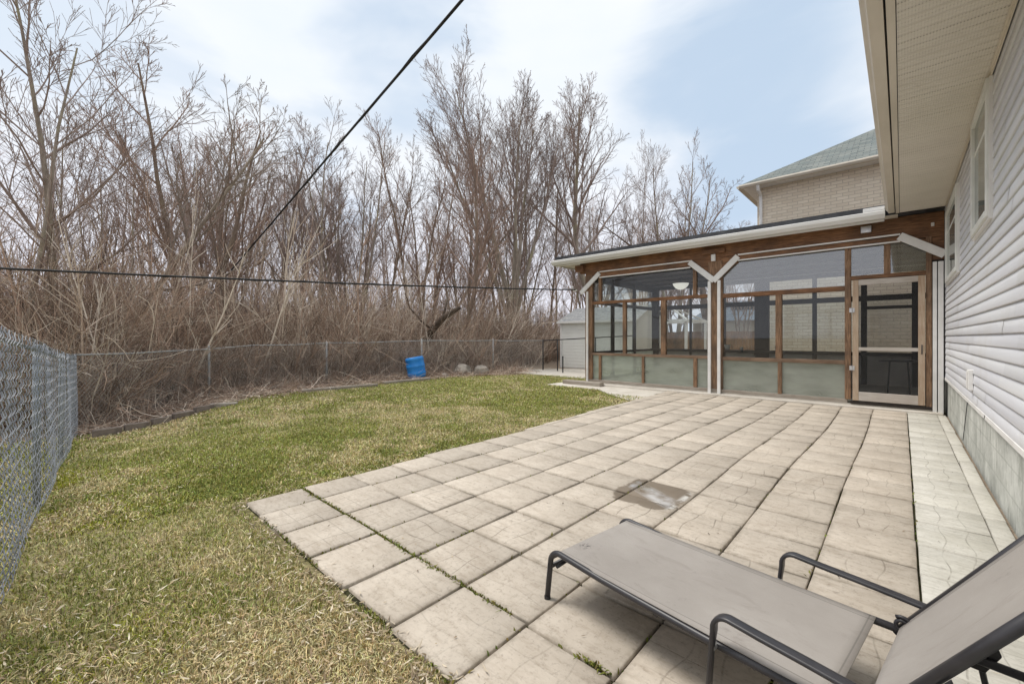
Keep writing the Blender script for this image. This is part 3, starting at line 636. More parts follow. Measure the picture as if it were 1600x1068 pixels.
# header beams
SB('header_beam', 'woodx', [(-6.0, -3.56, FY - .05, FY + .09, 2.925, 3.045)]); SB('header_beam', 'woodx', [(-2.60, 0, FY - .05, FY + .09, 2.965, 3.055)])
SB('upper_beam', 'woodx', [(-6.62, .52, FY - .02, FY + .12, 3.07, 3.40)], .006)
for b_ in [(-6.44, -6.0, FY - .012, FY + .1, 2.98, 3.069), (-3.56, -2.6, FY - .012, FY + .1, 2.90, 3.069), (0, .52, FY - .012, FY + .1, 2.99, 3.069), (.372, .52, FY - .013, FY + .02, 2.60, 2.989)]: SB('infill_board', 'woodx', [b_], .003)
SB('beam_end', 'woodx', [(-3.32, -2.84, FY - .09, FY - .021, 3.16, 3.27)], .008); SB('beam_end', 'woodx', [(-6.72, -6.46, FY - .12, FY - .021, 3.12, 3.30)], .008)
SB('bracket', 'white', [(-3.13, -3.04, FY - .06, FY - .0215, 3.0, 3.15)], .004)
# filler triangles closing the chamfered corners
def tri(pts): 
    mb = MB(); n = len(pts); mb.add([(x, FY - .014, z) for x, z in pts] + [(x, FY + .05, z) for x, z in pts], [tuple(range(n)), tuple(range(2 * n - 1, n - 1, -1))] + [(i, (i + 1) % n, n + (i + 1) % n, n + i) for i in range(n)])
    sp(mb.build('corner_board', M['woodx'], SR))
tri([(-6.22, 2.80), (-6.0, 3.0), (-6.0, 2.98), (-6.22, 2.98)]) if False else None
tri([(-3.20, 2.66), (-3.20, 2.92), (-3.50, 2.93)]); tri([(-2.90, 2.66), (-2.62, 2.93), (-2.90, 2.93)]); tri([(.30, 2.80), (.30, 2.97), (.05, 2.97)])
# white trim: thin lines along beams, broad diagonals, vertical channels
def trim(a, b, w_, d=.03, name='trim_board', y=FY - .065):
    sp(MB().bar((a[0], y, a[1]), (b[0], y, b[1]), d, w_, up=(0, 0, 1)).build(name, M['white'], SR, bevel=.003))
trim((-5.97, 3.06), (-3.58, 3.06), .028); trim((-5.97, 2.91), (-3.58, 2.91), .028)
trim((-2.58, 3.07), (-.02, 3.085), .028); trim((-2.58, 2.95), (-.02, 2.965), .026)
trim((-6.56, 2.53), (-5.97, 3.03), .12, .034, y=FY - .067); trim((-3.60, 3.035), (-3.06, 2.56), .12, .034, y=FY - .067); trim((-3.08, 2.552), (-2.58, 3.04), .12, .036, y=FY - .069); trim((-.03, 3.055), (.525, 2.665), .13, .034, y=FY - .067)
for x, wd in ((-6.36, .05), (-3.165, .065), (-2.965, .065), (.405, .05), (.475, .065)):
    SB('downpipe' if False else 'trim_channel', 'white', [(x - wd / 2, x + wd / 2, FY - .075, FY - .031, .03, 2.56)], .005)
# door
door = MB()
D0, D1 = -.665, .29; DZ0, DZ1 = .15, 2.35; t = .085
door.box(D0, D0 + t, FY - .055, FY - .012, DZ0, DZ1).box(D1 - t, D1, FY - .055, FY - .012, DZ0, DZ1)
dr = sp(door.build('door', M['wooddoor'], SR, bevel=.004)); dr['label'] = 'pale weathered wooden screen door'
for za_, zb_ in ((DZ1 - .10, DZ1 - .001), (1.06, 1.12), (DZ0, DZ0 + .16)): MB().box(D0 + t, D1 - t, FY - .054, FY - .014, za_, zb_).build('door_rail', M['wooddoorx'], dr, bevel=.004)
MB().box(D0 + t, D1 - t, FY - .034, FY - .030, DZ0 + .16, DZ1 - .10).build('screen', M['screen'], dr)
for z in (.70, 1.76): MB().box(D0 - .045, D0 + .03, FY - .066, FY - .055, z, z + .08).tube([(D0 - .005, FY - .07, z - .005), (D0 - .005, FY - .07, z + .085)], .008, 8).build('hinge', M['steel'], dr)
MB().tube([(D1 - .04, FY - .06, 1.02), (D1 - .04, FY - .10, 1.03), (D1 - .04, FY - .10, 1.16), (D1 - .04, FY - .06, 1.17)], .008, 8).build('handle', M['blackmetal'], dr, smooth=True)
# roof, ceiling, gutter
rf = MB(); rf.profile([(9.72, 3.405), (14.7, 3.50), (14.7, 3.70), (9.66, 3.575), (9.66, 3.481), (9.72, 3.481)], 'x', -7.25, .30)
sp(rf.build('roof', M['roofmem'], SR))
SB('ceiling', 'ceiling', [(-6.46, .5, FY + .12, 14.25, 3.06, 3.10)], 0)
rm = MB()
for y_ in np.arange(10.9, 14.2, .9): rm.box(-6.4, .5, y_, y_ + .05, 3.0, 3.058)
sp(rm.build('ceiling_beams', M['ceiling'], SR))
SB('fascia', 'whitegutter', [(-7.24, -.22, 9.66, 9.715, 3.30, 3.478)], .004)
gp_ = [(9.655, 3.46), (9.655, 3.335), (9.585, 3.335), (9.572, 3.36), (9.545, 3.40), (9.54, 3.452), (9.55, 3.462), (9.556, 3.45), (9.56, 3.405), (9.585, 3.368), (9.592, 3.343), (9.648, 3.343), (9.648, 3.46)]
sp(MB().profile(gp_, 'x', -7.30, -.21).build('gutter', M['whitegutter'], SR))
SB('roof_flashing', 'white', [(-.50, -.215, 9.60, 9.655, 3.48, 3.545)], .002)
SB('side_fascia', 'whitegutter', [(-7.27, -7.24, 9.66, 14.6, 3.33, 3.47)], .002)
SB('eave_soffit', 'fascia', [(-7.23, -6.63, 9.72, 14.6, 3.36, 3.38), (-6.63, -.05, 9.716, 9.975, 3.385, 3.395)], 0)
SB('junction_box', 'steel', [(-.55, -.40, FY - .07, FY - .0205, 3.19, 3.31)], .006, label='small metal electrical box on the upper beam')
SB('fixture', 'white', [(.36, .40, FY - .05, FY - .021, 3.16, 3.22)], .004)

# ceiling lamp
m = Mat('lit_bowl_glass', .4, .4); m.color((.8, .79, .75)); m.p.inputs['Emission Color'].default_value = (1, .96, .88, 1); m.p.inputs['Emission Strength'].default_value = .32; M['lampglass'] = m.m
for nm, x_, y_, h_, lb in (('flower_pot', -3.95, 14.06, .16, 'small white pot on the rear sill seen through the left windows'), ('bowl', -3.55, 14.06, .09, 'low white bowl on the rear sill beside the small pot'), ('jar', -2.62, 14.06, .13, 'small white jar on the rear sill right of the wide dark post')):
    o = MB().lathe([(0, 0), (h_ * .35, 0), (h_ * .55, h_ * .9), (h_ * .58, h_), (h_ * .5, h_), (h_ * .3, h_ * .15), (0, h_ * .15)], k=16).build(nm, M['white'], smooth=True); o.location = (x_, y_, .921); tag(o, lb, nm.replace('_', ' '))
lamp = empty('ceiling_lamp', (-4.55, 11.9, 3.058), 0, 'white glass bowl lamp hanging from the dark sunroom ceiling', 'lamp')
MB().tube([(0, 0, 0), (0, 0, -.25)], .01, 8).build('stem', M['blackmetal'], lamp)
MB().lathe([(.0, 0), (.05, 0), (.05, -.03), (0, -.03)], k=16).build('canopy', M['steel'], lamp)
MB().lathe([(.0, -.42), (.06, -.415), (.13, -.38), (.19, -.31), (.215, -.25), (.205, -.25), (.18, -.30), (.12, -.36), (0, -.40)], k=28).build('bowl', M['lampglass'], lamp, smooth=True)
# round table inside by the door
tb = empty('side_table', (-.05, 12.3, .086), 0, 'small dark table standing inside the sunroom behind the screen door', 'table')
MB().lathe([(0, .70), (.33, .70), (.34, .715), (.33, .73), (0, .73)], k=24).build('tabletop', M['blackmetal'], tb)
for a in (45, 135, 225, 315): MB().bar((.25 * cos(rad(a)), .25 * sin(rad(a)), 0), (.2 * cos(rad(a)), .2 * sin(rad(a)), .70), .025, .025, up=(1, 0, 0)).build('leg', M['blackmetal'], tb)
tray = empty('tray', (-.02, 12.25, .817), 0, 'low grey tray on the small table inside the sunroom', 'tray')
MB().box(-.14, .14, -.1, .1, 0, .012).box(-.14, -.13, -.1, .1, .012, .05).box(.13, .14, -.1, .1, .012, .05).build('tray_body', M['galv'], tray)
tag(MB().tube([(-6.66, 9.90, 2.62), (-6.72, 9.86, 2.60), (-6.76, 9.8, 2.66), (-6.72, 9.78, 2.72)], .022, 10).build('cable_anchor', M['white'], smooth=True), 'small white insulator at the sunroom corner where the low cable ends', 'insulator')

# ------------------------------------------------------------------ overhead cables
def cable(pts, r_, label, sag=0, n=28):
    a, b = Vector(pts[0]), Vector(pts[1]); P = []
    for i in range(n + 1):
        t = i / n; p = a.lerp(b, t); p.z -= sag * 4 * t * (1 - t); P.append(p)
    mb = MB(); mb.tube(P, r_, 8)
    # messenger wire twisted round
    Q = [p + Vector((0, cos(i * 1.9) * r_, sin(i * 1.9) * r_ * 1.2)) for i, p in enumerate(P)]
    mb.tube(Q, r_ * .5, 6)
    return tag(mb.build('overhead_cable', M['cable'], smooth=True), label, 'cable')
FW = Vector((-sin(rad(42.7)), cos(rad(42.7)), 0)); RT = Vector((FW.y, -FW.x, 0))
def ray(px, py, dpt): return Vector((0, 0, 1.3)) + (FW + RT * ((px - 800) / 660) + Vector((0, 0, (527 - py) / 660))) * dpt
pa = Vector((-1.915, 3.02, 5.98)); 
A_ = ray(735, -15, 4.3); B_ = ray(312, 480, 15); cable((A_ + (A_ - B_) * .3, B_), .0165, 'thick black cable sloping down across the sky towards the wood', -.0)
A_ = ray(-140, 412, 5.2); B_ = Vector((-6.70, 9.86, 2.63)); cable((A_, B_), .0155, 'nearly level black cable running from the left to the sunroom corner', .05)

# ------------------------------------------------------------------ chain link fences
def lerp3(a, b, t): return a + (b - a) * t
def chain_panel(mb, a, b, ha, hb, wr=.0022, pitch=.062, k=3):
    """woven wire between ground points a, b; heights ha, hb"""
    a = Vector(a); b = Vector(b); L_ = (b - a).length; H = (ha + hb) / 2; rj = random.Random(int(L_ * 1000))
    def pt(s, h): t = s / L_; p = a.lerp(b, t); p.z += h / H * (ha + (hb - ha) * t); return p
    i = -int(H / pitch) - 1; nrm = (b - a).cross(Vector((0, 0, 1))).normalized()
    while i * pitch < L_:
        for sgn in (1, -1):
            s0 = i * pitch if sgn == 1 else i * pitch + H; s1 = s0 + sgn * H
            ha0, ha1 = 0., H
            lo, hi = min(s0, s1), max(s0, s1)
            if hi <= 0 or lo >= L_: continue
            def clip(s, h, s2, h2):
                if s < 0: t = (0 - s) / (s2 - s); s, h = 0, h + (h2 - h) * t
                if s > L_: t = (L_ - s) / (s2 - s); s, h = L_, h + (h2 - h) * t
                return s, h
            p0 = clip(s0, ha0, s1, ha1); p1 = clip(s1, ha1, s0, ha0)
            if abs(p0[0] - p1[0]) < .01: continue
            q0, q1 = pt(*p0), pt(*p1); md = (q0 + q1) / 2 + nrm * rj.uniform(-.012, .012)
            o_ = nrm * (.002 * sgn)
            mb.tube([q0 + o_, md + o_, q1 + o_], wr, k)
        i += 1
    n = int(L_ / pitch)
    for j in range(n):                       # twisted knuckles on top
        p = pt(j * pitch, H); q = p + Vector((0, 0, .018)); mb.tube([p, q], wr, 3)
def woven_panel(mb, a, b, ha, hb, j0, p=.050, wr=.0027, dpt=.0085):
    a = Vector(a); b = Vector(b); L_ = (b - a).length; nrm = (b - a).cross(Vector((0, 0, 1))).normalized(); n = int(L_ / p)
    rj = random.Random(j0 + 3)
    for j in range(n):
        wob = rj.uniform(-.004, .004); H = ha + (hb - ha) * j / n; nk = int(H / p); pts = []
        for q in range(2 * nk + 1):
            k = q // 2; x = j + ((k + j + j0) % 2); x2 = j + ((k + 1 + j + j0) % 2); xm = (x + x2) / 2 if q % 2 else x
            off_ = (dpt if (k + j + j0) % 2 == 0 else -dpt) if q % 2 else 0
            s_ = min(xm * p, L_); pt_ = a.lerp(b, s_ / L_) + nrm * (off_ + wob + .012 * math.sin(s_ * 3.1 + q * .05)); pt_.z += H * q / (2 * nk); pts.append(pt_)
        e = pts[-1] + Vector((0, 0, .022)) + (b - a).normalized() * rj.choice((-.02, .02)); pts.append(e)
        mb.tube(pts, wr, 3)
    return n
left_pts = [(-.9, -.33), (-2.95, -.20), (-5.06, -.06), (-7.5, .09), (-10.0, .25)]
left_h = [1.40, 1.36, 1.28, 1.26, 1.30]
LF = empty('chain_link_fence', (left_pts[-1][0], left_pts[-1][1], -.3), 0, 'silver chain link fence running along the left side of the lawn', 'fence')
def loc_parent(o, par): o.location = -Vector(par.location); return o
mb = MB()
for i in range(4):
    a, b = left_pts[i], left_pts[i + 1]; za, zb = gz(*a), gz(*b); woven_panel(mb, (*a, za + .02), (*b, zb + .02), left_h[i] - .02, left_h[i + 1] - .02, i)
loc_parent(mb.build('wire_mesh', M['galv'], LF), LF)
for (x, y), h_ in zip(left_pts, left_h):
    z = gz(x, y); loc_parent(MB().tube([(x, y - .035, z - .1), (x, y - .035, z + h_ - .02)], .023 if x < -.9 and x > -9 else .03, 12).lathe([(.028, h_ - .02), (.024, h_ + .01), (0, h_ + .02)], (x, y - .035, z), 12).build('post', M['post'], LF, smooth=True), LF)
P = [Vector((x, y - .035, gz(x, y) + h_ - .03)) for (x, y), h_ in zip(left_pts, left_h)]
loc_parent(MB().tube(P, .014, 10).build('top_rail', M['post'], LF, smooth=True), LF)
loc_parent(MB().tube([p + Vector((0, .03, -p.z + gz(p.x, p.y) + .06)) for p in P], .003, 5).build('tension_wire', M['galv'], LF), LF)

back_pts = [(-10.0, .25), (-11.4, 2.35), (-11.9, 5.2), (-11.75, 8.3), (-11.2, 11.1), (-10.5, 13.2)]
back_h = [1.30, 1.10, 1.14, 1.20, 1.20, 1.18]
BF = empty('chain_link_fence', (-11.9, 5.2, 0), 0, 'old brown wire fence along the back, overgrown by dead brush', 'fence')
mb = MB()
for i in range(5):
    a, b = back_pts[i], back_pts[i + 1]; chain_panel(mb, (*a, gz(*a) + .02), (*b, gz(*b) + .02), back_h[i], back_h[i + 1], .0026, .07)
loc_parent(mb.build('wire_mesh', M['rustwire'], BF), BF)
for (x, y), h_ in list(zip(back_pts, back_h))[1:]:
    z = gz(x, y); last = y > 13
    loc_parent(MB().tube([(x, y, z - .1), (x, y, z + h_ + .04)], .026, 10).lathe([(.028, h_ + .04), (0, h_ + .07)], (x, y, z), 10).build('post', M['blackmetal' if last else 'oldpost'], BF, smooth=True), BF)
P = []
for i in range(5):
    for t in (0, .33, .66): 
        a, b = back_pts[i], back_pts[i + 1]; x, y = a[0] + (b[0] - a[0]) * t, a[1] + (b[1] - a[1]) * t; P.append(Vector((x, y, gz(x, y) + back_h[i] + (back_h[i + 1] - back_h[i]) * t + random.Random(i * 3 + int(t * 9)).uniform(-.035, .02))))
P.append(Vector((-10.5, 13.2, 1.18)))
loc_parent(MB().tube(P, .014, 8).build('top_rail', M['oldpost'], BF, smooth=True), BF)
# short black fence between the back fence and the sunroom
SF = empty('chain_link_fence', (-8.5, 13.1, 0), 0, 'short black wire fence with gate posts in front of the white shed', 'fence')
mb = MB(); chain_panel(mb, (-10.5, 13.2, .03), (-6.5, 12.95, .03), 1.12, 1.30, .0014, .075); loc_parent(mb.build('wire_mesh', M['blackmetal'], SF), SF)
loc_parent(MB().tube([(-10.5, 13.2, 1.18), (-6.5, 12.95, 1.36)], .02, 8).build('top_rail', M['blackmetal'], SF), SF)
for x, h_ in ((-9.75, 1.20), (-8.0, 1.29), (-6.52, 1.36)):
    y = 13.2 - (x + 10.5) * .0625; loc_parent(MB().tube([(x, y, -.05), (x, y, h_)], .022, 8).build('post', M['blackmetal'], SF, smooth=True), SF)
tag(MB().tube([(-9.1, 12.6, -.05), (-9.1, 12.6, .58)], .022, 8).lathe([(.03, .58), (.03, .61), (0, .62)], (-9.1, 12.6, 0), 10).build('short_post', M['blackmetal']), 'short black post standing in front of the white shed', 'post')

# ------------------------------------------------------------------ shed
shed = empty('shed', (-9.1, 15.2, 0), 0, 'white garden shed with grey shingle roof behind the short black fence', 'shed')
def uvbox(name, quads, mat, parent, off=(0, 0, 0), sc_=1):
    """quads: list of 4 points each; uv from edge lengths"""
    v, f, uv = [], [], []
    for q in quads:
        q = [Vector(p) - Vector(off) for p in q]; b = len(v); v += [tuple(p) for p in q]; f.append((b, b + 1, b + 2, b + 3))
        L_ = (q[1] - q[0]).length; u = (q[1] - q[0]).normalized(); nrm = (q[1] - q[0]).cross(q[2] - q[1]) if (q[2] - q[1]).length > 1e-6 else (q[1] - q[0]).cross(q[3] - q[0])
        vv = nrm.cross(u).normalized()
        for p in q: uv.append(((p - q[0]).dot(u) * sc_, (p - q[0]).dot(vv) * sc_))
    return npmesh(name, v, f, mat, parent, uv=uv)
mb = MB(); x0, x1, y0, y1 = -1.72, 1.75, -.35, 2.3
z = .05
while z < 1.98:
    z2 = min(z + .13, 2.0)
    mb.profile([(y0, z), (y0 - .014, z), (y0 - .002, z2), (y0, z2)], 'x', x0, x1); z += .13
mb.box(x0, x1, y0, y1, 0, 2.0); mb.add([(x0, y0, 2.0), (x0, y1, 2.0), (x0, (y0 + y1) / 2, 2.55), (x1, y0, 2.0), (x1, y1, 2.0), (x1, (y0 + y1) / 2, 2.55)], [(0, 1, 2), (3, 5, 4), (0, 2, 5, 3), (1, 4, 5, 2)])
mb.build('wall', M['shedwall'], shed)
ym = (y0 + y1) / 2
uvbox('roof', [((x0 - .12, y0 - .15, 1.98), (x1 + .12, y0 - .15, 1.98), (x1 + .12, ym, 2.62), (x0 - .12, ym, 2.62)), ((x1 + .12, y1 + .15, 1.98), (x0 - .12, y1 + .15, 1.98), (x0 - .12, ym, 2.62), (x1 + .12, ym, 2.62))], mottled('grey_shed_shingles', (.20, .205, .21), (.36, .36, .36), 9, .9, .15, .4, .01), shed)
MB().box(x0 - .12, x1 + .12, y0 - .17, y0 - .151, 1.90, 1.985).build('fascia', M['white'], shed)
for a_, b_ in ((x0 - .03, x0 + .06), (x1 - .06, x1 + .03)): MB().box(a_, b_, y0 - .03, y0 - .0145, 0, 1.9).build('corner_trim', M['white'], shed)

# ------------------------------------------------------------------ neighbour's brick house
NH = empty('brick_house', (2, 17, 0), 0, 'pale brick two storey neighbour house with grey green shingle hip roof', 'house')
off = (2, 17, 0); ex0, ey0, ez = -4.24, 16.5, 6.69; wx0, wy0 = -3.78, 16.98; wx1, wy1 = 8.6, 26.0
uvbox('wall', [((wx0, wy0, 0), (wx1, wy0, 0), (wx1, wy0, 6.6), (wx0, wy0, 6.6)), ((wx0, wy1, 0), (wx0, wy0, 0), (wx0, wy0, 6.6), (wx0, wy1, 6.6)), ((wx1, wy0, 0), (wx1, wy1, 0), (wx1, wy1, 6.6), (wx1, wy0, 6.6)), ((wx1, wy1, 0), (wx0, wy1, 0), (wx0, wy1, 6.6), (wx1, wy1, 6.6))], M['brick'], NH, off)
X0, X1, Ya, Yb = ex0, 9.1, ey0, 26.5; zt = ez; rise = .60; hw = (Yb - Ya) / 2; zr = zt + hw * rise; rx0, rx1 = X0 + hw, X1 - hw; ymid = (Ya + Yb) / 2
uvbox('roof', [((X0, Ya, zt), (X1, Ya, zt), (rx1, ymid, zr), (rx0, ymid, zr)), ((X0, Yb, zt), (X0, Ya, zt), (rx0, ymid, zr), (rx0 - .001, ymid, zr)), ((X1, Yb, zt), (X0, Yb, zt), (rx0, ymid, zr), (rx1, ymid, zr)), ((X1, Ya, zt), (X1, Yb, zt), (rx1, ymid, zr), (rx1 + .001, ymid, zr))], M['shingle'], NH, off)
def nh(mb, name, mat): o = mb.build(name, M[mat], NH); o.location = (-2, -17, 0); return o
nh(MB().box(X0 + .1, X1 - .1, Ya + .1, Yb - .1, 6.575, 6.59), 'soffit', 'white')
nh(MB().box(X0 + .02, X1, Ya + .02, Ya + .1, 6.57, 6.67).box(X0 + .02, X0 + .1, Ya + .1, Yb, 6.57, 6.67), 'fascia', 'fascia')
nh(MB().profile([(Ya + .02, 6.67), (Ya - .09, 6.67), (Ya - .10, 6.62), (Ya - .05, 6.56), (Ya + .02, 6.56)], 'x', X0, X1), 'gutter', 'fascia')
nh(MB().profile([(X0 + .02, 6.67), (X0 - .09, 6.67), (X0 - .10, 6.62), (X0 - .05, 6.56), (X0 + .02, 6.56)], 'y', Ya, Yb), 'gutter', 'fascia')
nh(MB().tube([(wx0 + .12, Ya - .02, 6.56), (wx0 + .12, Ya + .06, 6.42), (wx0 + .12, wy0 - .10, 6.30), (wx0 + .12, wy0 - .06, 6.15), (wx0 + .12, wy0 - .06, .1)], .055, 8), 'downspout', 'white')

# gazebo, board fence and small house beyond, seen through the sunroom glass
gz_ = empty('gazebo', (-9.2, 22.5, 0), 0, 'white metal gazebo frame in the next yard seen through the left windows', 'gazebo')
for a in (-1.4, 1.4):
    for b in (-1.4, 1.4): MB().box(a - .06, a + .06, b - .06, b + .06, 0, 2.1).build('post', M['white'], gz_)
gm = MB()
for a, b in (((-1.5, -1.5), (1.5, -1.5)), ((1.5, -1.5), (1.5, 1.5)), ((1.5, 1.5), (-1.5, 1.5)), ((-1.5, 1.5), (-1.5, -1.5))):
    gm.bar((*a, 2.15), (*b, 2.15), .1, .12); gm.bar((*a, 2.15), (0, 0, 2.95), .07, .07)
gm.build('roof_frame', M['white'], gz_)
bf = empty('board_fence', (-6, 24, 0), 0, 'dark brown board fence of the next yard seen through the sunroom', 'fence')
mb = MB(); rb = random.Random(2); x = -8.0
while x < 11: mb.box(x, x + .135, 0, .025, 0, 1.62 + rb.uniform(-.015, .015)); x += .145
mb.build('boards', M['woodz'], bf)
MB().box(-8, 11, .03, .07, .35, .45).box(-8, 11, .03, .07, 1.2, 1.3).build('rail', M['woodz'], bf)
dh = empty('small_house', (-8.5, 33, 0), 0, 'distant low house with blue grey roof beyond the board fence', 'house')
MB().box(-3.2, 3.2, 0, 5, 0, 2.6).build('wall', M['fascia'], dh)
mb = MB(); mb.add([(-3.5, -.4, 2.5), (3.5, -.4, 2.5), (2.2, 2.5, 4.1), (-2.2, 2.5, 4.1), (-3.5, 5.4, 2.5), (3.5, 5.4, 2.5)], [(0, 1, 2, 3), (5, 4, 3, 2), (4, 0, 3), (1, 5, 2), (0, 4, 5, 1)])
mb.build('roof', mottled('blue_grey_roof', (.22, .26, .33), (.32, .36, .42), 4), dh)
MB().box(-.8, .8, 1.0, 1.9, 3.35, 3.75).build('skylight', M['blackmetal'], dh)

# ------------------------------------------------------------------ barrel, boulders, fallen trunk, border edging
brl = empty('barrel', (-11.27, 7.80, .03), 0, 'blue plastic barrel tilted against the back fence', 'barrel'); brl.rotation_euler = (rad(3), rad(-9), .4); brl.scale = (.97, .97, .88)
prof = [(0, 0), (.26, 0), (.285, .03), (.29, .12), (.30, .14), (.30, .17), (.292, .19), (.295, .38), (.305, .40), (.305, .43), (.295, .45), (.29, .62), (.30, .64), (.30, .67), (.28, .72), (.27, .745), (.245, .745), (.235, .72), (0, .72)]
MB().lathe(prof, k=28).build('body', M['blue'], brl, smooth=True)
for a in (.6, 3.7): MB().lathe([(0, .72), (.03, .72), (.03, .735), (0, .735)], (.15 * cos(a), .15 * sin(a), 0), 12).build('bung', M['blue'], brl)
def boulder(x, y, r_, seed, lab, sq=.75):
    bm = bmesh.new(); bmesh.ops.create_icosphere(bm, subdivisions=4, radius=r_); rs = random.Random(seed); ds = [(Vector((rs.gauss(0, 1), rs.gauss(0, 1), rs.gauss(0, 1))).normalized(), rs.uniform(.72, .93)) for _ in range(13)]
    for v in bm.verts:
        for d, c_ in ds:
            k = v.co.dot(d) - c_ * r_
            if k > 0: v.co -= d * k * .9
        v.co += v.co.normalized() * (vn(v.co.x * 9 + seed, v.co.y * 9 + v.co.z * 7, 1) - .5) * .07 * r_
        v.co.z *= sq
    me = bpy.data.meshes.new('boulder'); bm.to_mesh(me); bm.free(); me.materials.append(M['stone']); o = bpy.data.objects.new('boulder', me); COL.objects.link(o); o.location = (x, y, gz(x, y) + r_ * .35)
    return tag(o, lab, 'boulder')
boulder(-11.22, 9.62, .34, 3, 'larger grey boulder half sunk in brush at the back fence', .8); boulder(-10.88, 10.2, .29, 8, 'smaller pale brown boulder right of the other one', .85)
boulder(-11.1, 8.75, .12, 15, 'small dark stone left of the two boulders')
tr = empty('fallen_trunk', (-12.6, 8.6, 0), 0, 'thick dark broken trunk leaning over the back fence beside the blue barrel', 'dead tree')
pp = [ray(648, 565, 15.6), ray(660, 540, 15.6), ray(676, 515, 15.4), ray(692, 497, 15.2), ray(708, 486, 15.0), ray(719, 480, 14.9)]; pp = [p - Vector((-12.6, 8.6, 0)) for p in pp]; pp[0].z = -.1
MB().tube(pp, [.20, .15, .13, .12, .09, .065], 12).tube([pp[3], pp[3] + Vector((-.2, .3, .5)), pp[3] + Vector((-.3, .5, 1.1))], [.06, .04, .02], 8).tube([pp[2], pp[2] + Vector((-.1, -.35, .25)), pp[2] + Vector((-.1, -.9, .75)), pp[2] + Vector((-.1, -1.1, 1.3))], [.05, .035, .025, .01], 8).build('trunk', M['bark_dark'], tr, smooth=True)
# row of dark edging bricks
eg_p = [(-9.15, .38), (-9.22, .75), (-9.3, 1.1), (-9.42, 1.4), (-9.6, 1.75), (-9.8, 2.1)]
rs = random.Random(9)
labs = ['dark edging block nearest the left fence corner', 'second dark edging block from the left fence corner', 'third edging block along the soil border', 'fourth edging block, slightly tilted towards the lawn', 'fifth edging block along the soil border', 'edging block at the far end of the short row']
for i in range(5):
    a, b = Vector((*eg_p[i], 0)), Vector((*eg_p[i + 1], 0)); d = (b - a).normalized(); a += d * .02; b -= d * .02
    o = MB().bar((0, 0, 0), ((b - a).length, 0, 0), .10, .16).build('edging_block', M['edging'], bevel=.012)
    o.location = (a.x, a.y, gz(a.x, a.y) + .05); o.rotation_euler = (rs.uniform(-.12, .12), 0, math.atan2(d.y, d.x)); tag(o, labs[i], 'edging block', 'dark edging blocks along the soil border')
for i, (x, y, l, an, lab) in enumerate(((-9.75, 2.25, .45, 1.2, 'flat pale stone at the edge of the lawn left of the middle'), (-10.35, 4.9, 1.9, 1.50, 'long grey timber edging the lawn in front of the back fence'), (-10.6, 7.0, 1.6, 1.6, 'weathered timber edging the lawn near the blue barrel'))):
    o = MB().bar((-l / 2, 0, 0), (l / 2, 0, 0), .12, .09).build('edging_timber' if i else 'edging_stone', M['sillwood'] if i else M['stone'], bevel=.012); o.location = (x, y, gz(x, y) + .03); o.rotation_euler = (0, 0, an); tag(o, lab, 'edging')

# ------------------------------------------------------------------ chaise longue
ch = empty('chaise_longue', (-1.235, 1.625, .032), rad(-7.6), 'grey mesh chaise longue with dark metal frame and arms on the patio slabs', 'chaise longue')
W_ = .56; SH = .245; HX = 1.155
def arc(c, r_, a0, a1, n, ax1, ax2):
    c = Vector(c); ax1 = Vector(ax1); ax2 = Vector(ax2); return [c + ax1 * (r_ * cos(rad(a0 + (a1 - a0) * i / n))) + ax2 * (r_ * sin(rad(a0 + (a1 - a0) * i / n))) for i in range(n + 1)]
RAD = .0135
# side rails bend down into the front legs
for s_, y in ((0, .0), (1, W_)):
    leg = [(-.035, y, 0), (-.012, y, SH - .06)] + [tuple(p) for p in arc((.048, y, SH - .06), .06, 180, 90, 7, (1, 0, 0), (0, 0, 1))]
    MB().tube(leg + [(.3, y, SH - .012), (.75, y, SH - .016), (HX + .45, y, SH)], RAD, 12).build('side_rail', M['chaisemetal'], ch, smooth=True)
    MB().lathe([(0, -.002), (.0155, -.002), (.0155, .012), (.014, .014)], (-.034, y, 0), 12).build('foot_cap', M['blackmetal'], ch)
MB().tube([(-.018, 0, SH - .085), (-.018, W_, SH - .085)], .011, 10).build('cross_bar', M['chaisemetal'], ch, smooth=True)
MB().tube([(.02, 0.01, SH - .075), (.02, .14, SH - .06)], .008, 8).build('brace', M['chaisemetal'], ch, smooth=True)
for x in (.55, HX - .12): MB().tube([(x, 0, SH - .03), (x, W_, SH - .03)], .011, 10).build('cross_bar', M['chaisemetal'], ch, smooth=True)
MB().tube([(HX + .45, 0, SH), (HX + .45, W_, SH)], .012, 10).build('cross_bar', M['chaisemetal'], ch, smooth=True)
